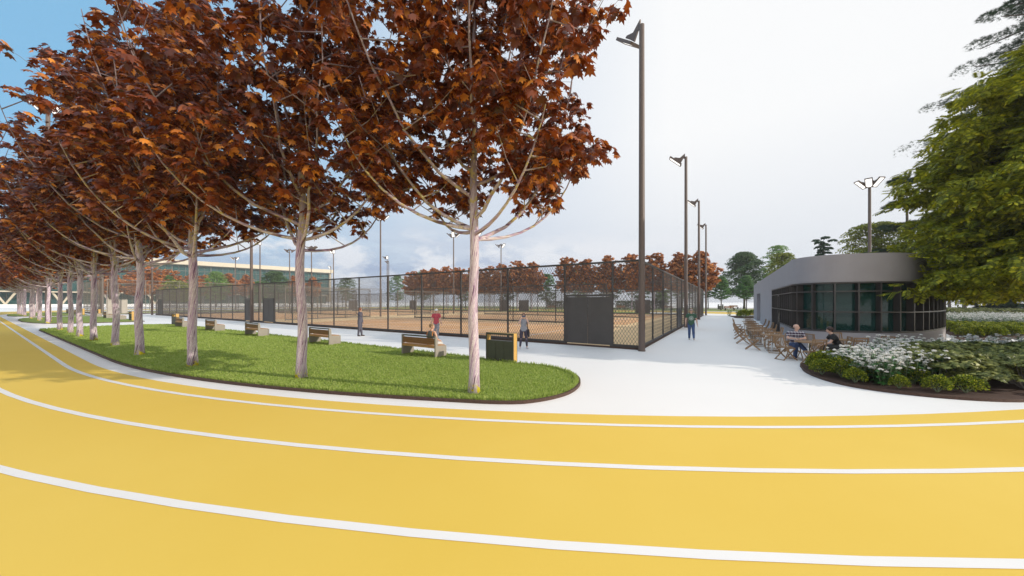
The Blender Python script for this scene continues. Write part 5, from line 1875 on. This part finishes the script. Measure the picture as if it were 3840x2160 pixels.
def c_trousers(m, g_=.012, length=1.0, name='trousers', wide=0.0):
    def f(root, torso, D):
        j = D['j']; mb = MB()
        ell(mb, D['pel'] + D['up'] * .01, (.160 + g_, .112 + g_, .10), (D['sh'], D['fw'], D['up']))
        for S_ in 'RL':
            limb(mb, j['hi' + S_], j['kn' + S_], .088 + g_, .060 + g_)
            limb(mb, j['kn' + S_], j['kn' + S_].lerp(j['an' + S_], length), .060 + g_, .042 + g_ + wide)
        remesh(mb, name, m, root, .010, 3)
    return f


def c_shoes(m, toes, sole=None):
    def f(root, torso, D):
        j = D['j']
        for S_ in 'RL':
            t = Vector(toes[S_]).normalized(); a = j['an' + S_]; mb = MB()
            side = t.cross(Vector((0, 0, 1))).normalized(); nz = side.cross(t)
            h_ = a - nz * .045
            ell(mb, h_ - t * .01 - nz * -.0, (.040, .052, .045), (side, t, nz)); ell(mb, h_ + t * .10 - nz * .015, (.044, .085, .032), (side, t, nz)); ell(mb, h_ + t * .05 - nz * .01, (.042, .10, .036), (side, t, nz))
            remesh(mb, 'shoe', m, root, .009, 2, clip=[(h_ - nz * .043, -nz)])
            mb = MB(); mb2 = []
            n_ = 14
            mb.tube([h_ - nz * .050, h_ - nz * .036], [.03, .03], 8) if False else None
            for k in range(n_):
                aa = 2 * math.pi * k / n_; p = h_ + t * (.06 + .118 * math.cos(aa)) + side * .043 * math.sin(aa)
                mb.v.append(tuple(p - nz * .052)); mb.v.append(tuple(p - nz * .036))
            for k in range(n_):
                q = (k + 1) % n_; mb.face([2 * k, 2 * q, 2 * q + 1, 2 * k + 1])
            mb.face([2 * k for k in range(n_)][::-1]); mb.face([2 * k + 1 for k in range(n_)])
            mb.build('sole', sole or PM['dark'], root)
    return f


def pm(name, c, rough=.7, var=.08, vs=12): return mat(name, c, rough, var=var, vs=vs)
PM = dict(eye=pm('eye', (.03, .02, .015), .2), lips=pm('lips', (.45, .17, .14)), dark=pm('dark_sole', (.03, .025, .02)),
          skin=pm('skin', (.62, .36, .25), .5, .05), skin2=pm('skin_fair', (.66, .42, .33), .5, .05), brown=pm('hair_brown', (.09, .035, .02), .5, .4, 60),
          blond=pm('hair_blond', (.42, .27, .12), .5, .3, 60), black=pm('hair_dark', (.035, .015, .012), .45, .4, 60), ginger=pm('hair_ginger', (.20, .065, .03), .5, .3, 60),
          buzz=pm('hair_buzz', (.30, .19, .10), .8, .3, 90))


def skin_mat_check(): pass


suit = pm('suit_cloth', (.085, .08, .105), .75); shoe_b = pm('brown_leather', (.035, .02, .012), .4)


def stand(**k):
    J = dict(pel=(0, 0, .98), nek=(0, 0, 1.47), shR=(-.185, 0, 1.41), shL=(.185, 0, 1.41), elR=(-.235, .02, 1.13), elL=(.235, .02, 1.13), wrR=(-.245, -.05, .88), wrL=(.245, -.05, .88),
             hiR=(-.088, 0, .92), hiL=(.088, 0, .92), knR=(-.10, -.01, .50), knL=(.10, -.01, .50), anR=(-.105, .02, .09), anL=(.105, .02, .09))
    J.update(k); return J


def seated(**k):
    J = dict(pel=(0, .06, .58), nek=(0, .05, 1.07), shR=(-.185, .05, 1.01), shL=(.185, .05, 1.01), elR=(-.24, -.02, .76), elL=(.24, -.02, .76), wrR=(-.16, -.24, .66), wrL=(.16, -.24, .66),
             hiR=(-.095, .03, .54), hiL=(.095, .03, .54), knR=(-.13, -.40, .53), knL=(.13, -.40, .53), anR=(-.13, -.40, .09), anL=(.13, -.40, .09))
    J.update(k); return J


# --- the man in the suit, phone at his ear
def x_suit(root, torso, D):
    mb = MB(); p = D['nek'] + D['fw'] * .078
    u_ = D['up']; s_ = D['sh']
    q = [p + s_ * .05 + u_ * .02, p - s_ * .05 + u_ * .02, p + D['fw'] * .055 - u_ * .27]
    mb.v += [tuple(v) for v in q] + [tuple(v + D['fw'] * -.03) for v in q]
    mb.face([0, 1, 2]); mb.face([5, 4, 3]); mb.face([0, 3, 4, 1]); mb.face([1, 4, 5, 2]); mb.face([2, 5, 3, 0])
    mb.build('shirt_front', pm('white_shirt', (.7, .7, .7)), root)
    mb = MB(); mb.bar(p + D['fw'] * .012 + u_ * .0, p + D['fw'] * .062 - u_ * .25, .045, .012, up=tuple(s_)); mb.build('tie', pm('tie', (.13, .07, .06)), root)
    for sg in (-1, 1):
        mb = MB(); a = p + s_ * (sg * .062) + u_ * .02 + D['fw'] * .004; b_ = p + D['fw'] * .066 - u_ * .27 + s_ * sg * .01
        mb.bar(a, b_, .012, .045, up=tuple(s_)); mb.build('lapel', suit, root)
    return


X, Yy = at(1350, 21.9)
person((X, Yy, 0), R(86), stand(elR=(-.30, -.20, 1.24), wrR=(-.135, -.10, 1.50), anR=(-.10, .06, .09), anL=(.10, -.06, .09)), PM['skin'],
       'man in a grey suit standing on the plaza with a phone at his ear', (PM['ginger'], 'short'),
       [c_shirt(suit, 1.0, .022, .14, 'jacket'), c_trousers(pm('suit_trousers', (.085, .08, .105)), .016), c_shoes(shoe_b, dict(R=(-.25, -1, 0), L=(.4, -1, 0))), x_suit],
       1.03, (-.05, -1, -.35), hands=dict(R=((.25, .05, .95), (1, .1, 0), .9)))
ph = MB(); ph.box((0, 0, 0), (.012, .065, .13)); pho = ph.build('mobile_phone', PM['dark'], None)
a_ = R(86); hx_, hy_ = -.105, -.075
pho.location = (X + (hx_ * math.cos(a_) - hy_ * math.sin(a_)) * 1.03, Yy + (hx_ * math.sin(a_) + hy_ * math.cos(a_)) * 1.03, 1.62); pho.rotation_euler = (.25, 0, a_)
tag(pho, 'dark phone held at the ear of the man in the suit', 'phone')


# --- man in red t-shirt and white cap, walking away
def x_cap(m, back=False, name='cap', logo=None):
    def f(root, torso, D):
        hs, hd, hu = D['HA']; hc = D['hc']; mb = MB()
        ell(mb, hc + hu * .035 - hd * .008, (.092, .108, .092), D['HA'], 22, 14)
        o = remesh(mb, name, m, root, .008, 2, clip=[(hc + hu * .018, -hu)])
        mb = MB(); dr_ = -hd if back else hd
        n_ = 12; base = hc + hu * .024
        for k in range(n_ + 1):
            aa = math.pi * k / n_
            mb.v.append(tuple(base + hs * .085 * math.cos(aa) + dr_ * (.085 + 0 * math.sin(aa))))
            mb.v.append(tuple(base + hs * .080 * math.cos(aa) + dr_ * (.088 + .075 * math.sin(aa)) - hu * .015))
            mb.v.append(tuple(base + hs * .080 * math.cos(aa) + dr_ * (.088 + .075 * math.sin(aa)) - hu * .023))
            mb.v.append(tuple(base + hs * .085 * math.cos(aa) + dr_ * .085 - hu * .008))
        for k in range(n_):
            a, b_ = 4 * k, 4 * (k + 1)
            for r_ in range(4): mb.face([a + r_, a + (r_ + 1) % 4, b_ + (r_ + 1) % 4, b_ + r_])
        mb.build('cap_peak', m, o)
        if logo:
            mb = MB(); pp = hc + hu * .065 + (-dr_) * .108
            Mx = Matrix(((hs.x, hd.x, hu.x, pp.x), (hs.y, hd.y, hu.y, pp.y), (hs.z, hd.z, hu.z, pp.z), (0, 0, 0, 1)))
            mb.box((0, 0, .0), (.055, .006, .007), M=Mx); mb.box((0, 0, .016), (.055, .006, .007), M=Mx)
            for xx in (-.022, 0, .022): mb.box((xx, -.001, .008), (.008, .006, .016), M=Mx)
            mb.build('cap_badge', logo, o)
    return f


green_logo = pm('green_badge', (.03, .22, .10))
X, Yy = at(1636, 19.9)
person((X, Yy, 0), R(178), stand(knR=(-.10, .02, .50), anR=(-.10, .16, .14), knL=(.10, -.10, .51), anL=(.10, -.12, .09), wrR=(-.27, -.08, .88), wrL=(.27, .06, .88), elR=(-.25, 0, 1.14), elL=(.25, .06, 1.14)),
       PM['skin2'], 'man in a red t-shirt and white cap walking away past the bench', (PM['blond'], 'crop'),
       [c_shirt(pm('red_shirt', (.52, .07, .10)), .26, .014, .06, 't_shirt'), c_trousers(pm('grey_jeans', (.33, .33, .37), .8, .4, 9), .010), c_shoes(pm('dark_shoes', (.05, .05, .07)), dict(R=(-.1, -1, 0), L=(.1, -1, 0))),
        x_cap(pm('white_cap', (.75, .75, .75)), True, logo=green_logo)], 1.02)


# --- seated man in grey vest on the first bench
def x_trim(m):
    def f(root, torso, D):
        mb = MB(); j = D['j']; up, sh, fw = D['up'], D['sh'], D['fw']
        for sg, S_ in ((-1, 'R'), (1, 'L')):
            pts = []
            for k in range(15):
                aa = math.pi * 2 * k / 14
                c_ = j['sh' + S_] - up * .085 - sh * (sg * .028)
                pts.append(c_ + up * .125 * math.cos(aa) + fw * .088 * math.sin(aa) - sh * (sg * .02 * math.cos(aa)))
            mb.tube(pts, .009, 6, cap=False)
        pts = [D['nek'] - up * .012 + sh * .078 * math.cos(2 * math.pi * k / 16) + fw * .07 * math.sin(2 * math.pi * k / 16) for k in range(17)]
        mb.tube(pts, .008, 6, cap=False)
        mb.build('vest_trim', m, root)
    return f


def c_vest(m):
    def f(root, torso, D):
        mb = MB(); torso(mb, .012, top=False); up, sh = D['up'], D['sh']
        ell(mb, D['nek'] - up * .10, (.135, .105, .12), (sh, D['fw'], up))
        remesh(mb, 'vest', m, root, .010, 4, clip=[(D['nek'] + up * .0, up), (D['pel'] - up * .05, -up)])
    return f


x, y = C(6.55, -6.55)
person((x, y, -.01), aU + R(90) - R(4), seated(nek=(0, -.02, 1.06), shR=(-.195, -.02, 1.00), shL=(.195, -.02, 1.00), elR=(-.29, -.06, .74), elL=(.29, -.06, .74), wrR=(-.16, -.30, .66), wrL=(.14, -.30, .66)),
       PM['skin'], 'man in a grey vest with orange trim sitting on the nearest bench', (PM['buzz'], 'crop'),
       [c_vest(pm('vest_cloth', (.13, .13, .115))), x_trim(pm('orange_trim', (.85, .28, .03))), c_trousers(pm('grey_sweatpants', (.55, .53, .50)), .020), c_shoes(pm('white_trainers', (.7, .7, .7)), dict(R=(0, -1, 0), L=(0, -1, 0)))],
       1.0, (-.78, -.62, -.05))
# --- woman photographing
X, Yy = at(1964, 16.0)
wj = stand(pel=(0, 0, .94), nek=(0, 0, 1.37), shR=(-.165, 0, 1.31), shL=(.165, 0, 1.31), elR=(-.215, -.17, 1.20), elL=(.215, -.17, 1.20), wrR=(-.125, -.30, 1.43), wrL=(.125, -.30, 1.43),
           hiR=(-.09, 0, .88), hiL=(.09, 0, .88), knR=(-.13, -.01, .48), knL=(.12, -.01, .48), anR=(-.17, 0, .09), anL=(.15, .07, .09))


def x_tear(root, torso, D):
    for S_ in 'RL':
        mb = MB(); k_ = D['j']['kn' + S_] - Vector((0, 0, .015)); ell(mb, k_ + Vector((0, -.022, 0)), (.052, .052, .013)); mb.build('knee_tear', PM['skin2'], root, True)


person((X, Yy, 0), R(-2), wj, PM['skin2'], 'woman in a grey top and ripped dark jeans holding up a phone', (PM['brown'], 'short'),
       [c_shirt(pm('grey_top', (.30, .31, .36)), .10, .012, .07, 'top'), c_trousers(pm('dark_jeans', (.055, .045, .075)), .006, .88), c_shoes(pm('white_shoes', (.72, .72, .76)), dict(R=(-.1, -1, 0), L=(.45, -1, 0)), pm('pale_sole', (.6, .55, .52))), x_tear],
       1.0, (0, -1, .18), female=True, hands=dict(R=((.35, -.25, .9), (.6, -.8, .1), .7), L=((-.35, -.25, .9), (-.6, -.8, .1), .7)))
ph = MB(); ph.box((0, 0, 0), (.155, .010, .075)); pho = ph.build('mobile_phone', pm('phone_blue', (.05, .07, .12), .3), None)
pho.location = (X - .01, Yy - .40, 1.53); pho.rotation_euler = (R(-8), 0, 0); tag(pho, 'phone held up in both hands by the woman', 'phone')
bg_ = empty('shoulder_bag', (X + .205, Yy + .02, .72)); tag(bg_, 'black bag hanging at the hip of the woman taking a picture', 'bag')
mb = MB(); ell(mb, (.02, 0, .02), (.055, .13, .19)); ell(mb, (.03, 0, -.08), (.05, .10, .12)); remesh(mb, 'pouch', pm('bag_black', (.03, .03, .04), .4), bg_, .012, 2)
mb = MB(); mb.tube([(0, -.10, .12), (-.03, -.06, .38), (-.06, 0, .60), (-.05, .06, .38), (0, .10, .12)], .010, 6); mb.build('strap', PM['dark'], bg_)


# --- walking man with ringed t-shirt
mt, gg, b, out = new_mat('ring_shirt')
tcn = gg.n('ShaderNodeTexCoord'); sp = gg.n('ShaderNodeSeparateXYZ'); gg.l(tcn.outputs['Object'], sp.inputs[0])
dx = sp.outputs[0]; dz = gg.math('SUBTRACT', sp.outputs[2], 1.225)
rr_ = gg.math('SQRT', gg.math('ADD', gg.math('MULTIPLY', dx, dx), gg.math('MULTIPLY', dz, dz)))
front_ = gg.math('LESS_THAN', sp.outputs[1], -.03)
msk = None
for r0, w0 in ((.115, .004), (.097, .004), (.066, .005), (.050, .004)):
    k_ = gg.math('LESS_THAN', gg.math('ABSOLUTE', gg.math('SUBTRACT', rr_, r0)), w0)
    msk = k_ if msk is None else gg.math('MAXIMUM', msk, k_)
disc = gg.math('MULTIPLY', gg.math('LESS_THAN', rr_, .034), gg.math('GREATER_THAN', gg.noise(tcn.outputs['Object'], 38, 2, .5), .47))
msk = gg.math('MULTIPLY', gg.math('MAXIMUM', msk, disc), front_)
gg.l(gg.mix(msk, (.045, .115, .075), (.62, .66, .64)), b.inputs['Base Color']); b.inputs['Roughness'].default_value = .8
X, Yy = at(2592, 19.7)
person((X, Yy, 0), R(-24), stand(knR=(-.09, .02, .50), anR=(-.09, .10, .10), knL=(.10, -.12, .52), anL=(.11, -.30, .13), elR=(-.27, .03, 1.14), wrR=(-.28, -.06, .89), elL=(.27, .05, 1.14), wrL=(.30, -.01, .87)),
       PM['skin2'], 'man in a green ringed t-shirt and jeans walking towards us on the plaza', (PM['blond'], 'curtain'),
       [c_shirt(mt, .26, .018, .10, 't_shirt'), c_trousers(pm('blue_jeans', (.045, .085, .20), .8, .45, 8), .012), c_shoes(pm('pale_trainers', (.55, .48, .45)), dict(R=(-.05, -1, 0), L=(.05, -1, .35)), pm('sole_pale', (.65, .6, .57))),
        x_cap(pm('grey_cap', (.33, .29, .32), .8, .5, 40), True)], 1.02)

# --- man in plaid shirt at the table
mt, gg, b, out = new_mat('plaid')
tcn = gg.n('ShaderNodeTexCoord'); sp = gg.n('ShaderNodeSeparateXYZ'); gg.l(tcn.outputs['Object'], sp.inputs[0])
s1 = gg.math('SINE', gg.math('MULTIPLY', gg.math('ADD', sp.outputs[0], gg.math('MULTIPLY', sp.outputs[1], .5)), 70)); s2 = gg.math('SINE', gg.math('MULTIPLY', sp.outputs[2], 62))
c = gg.mix(gg.ramp(s1, [(.42, 0), (.58, 1)]), (.05, .03, .06), (.36, .36, .42)); c = gg.mix(gg.math('MULTIPLY', gg.ramp(s2, [(.45, 0), (.55, 1)]), .55), c, (.65, .65, .70))
c = gg.mix(gg.math('MULTIPLY', gg.ramp(s2, [(.10, 1), (.2, 0)]), .6), c, (.04, .02, .05))
gg.l(c, b.inputs['Base Color']); b.inputs['Roughness'].default_value = .8
person((11.05, 13.36, -.02), R(-26), seated(pel=(0, .05, .57), nek=(.02, .0, 1.06), shR=(-.20, .0, 1.0), shL=(.22, .0, 1.0), elR=(-.27, -.12, .80), elL=(.28, -.12, .80), wrR=(-.03, -.33, .80), wrL=(.08, -.33, .81),
                                     knR=(-.05, -.34, .54), anR=(-.07, -.26, .09), knL=(.05, -.36, .60), anL=(.36, -.42, .19)), PM['skin2'],
       'seated balding man in a plaid shirt with crossed jeans legs', (PM['buzz'], 'none'),
       [c_shirt(mt, .28, .020, .04, 'shirt'), c_trousers(pm('indigo_jeans', (.035, .065, .16), .8, .45, 8), .014, 1, wide=.010), c_shoes(pm('brown_shoes', (.03, .02, .015)), dict(R=(-.1, -1, 0), L=(.7, -.7, -.1)))],
       1.0, (.88, -.48, 0), hands=dict(R=((1, -.35, -.15), (0, 0, -1), .5), L=((-1, -.35, -.15), (0, 0, -1), .5)))
# --- man in black t-shirt, leaning forward, facing left
person((11.98, 12.62, -.02), R(-118), seated(pel=(0, .07, .57), nek=(0, -.16, 1.01), shR=(-.19, -.13, .95), shL=(.19, -.13, .95), elR=(-.25, -.26, .72), elL=(.25, -.26, .72), wrR=(-.15, -.44, .62), wrL=(.15, -.44, .62)),
       PM['skin2'], 'seated dark haired man in a black t-shirt leaning forward at the table', (PM['black'], 'full'),
       [c_shirt(pm('black_shirt', (.010, .010, .012)), .24, .018, .04, 't_shirt'), c_trousers(pm('black_jeans', (.02, .025, .03)), .012), c_shoes(pm('black_shoes', (.02, .02, .02)), dict(R=(0, -1, 0), L=(0, -1, 0)))],
       1.0, (0, -1, -.12), head_tilt=.1, hands=dict(R=((.1, -.8, -.5), (0, -.2, -1), .7), L=((-.1, -.8, -.5), (0, -.2, -1), .7)))


# ================================================================== AIR
mh, gg, b, out = new_mat('haze_air')
for l_ in list(out.inputs[0].links): mh.node_tree.links.remove(l_)
pv = gg.n('ShaderNodeVolumePrincipled')
pv.inputs['Density'].default_value = 0.0005
pv.inputs['Color'].default_value = (0.93, 0.96, 1.0, 1)
gg.l(pv.outputs[0], out.inputs['Volume'])
mb = MB(); mb.box((0, 0, 18.5), (1860, 1860, 39)); tag(mb.build('haze', mh), kind='stuff')
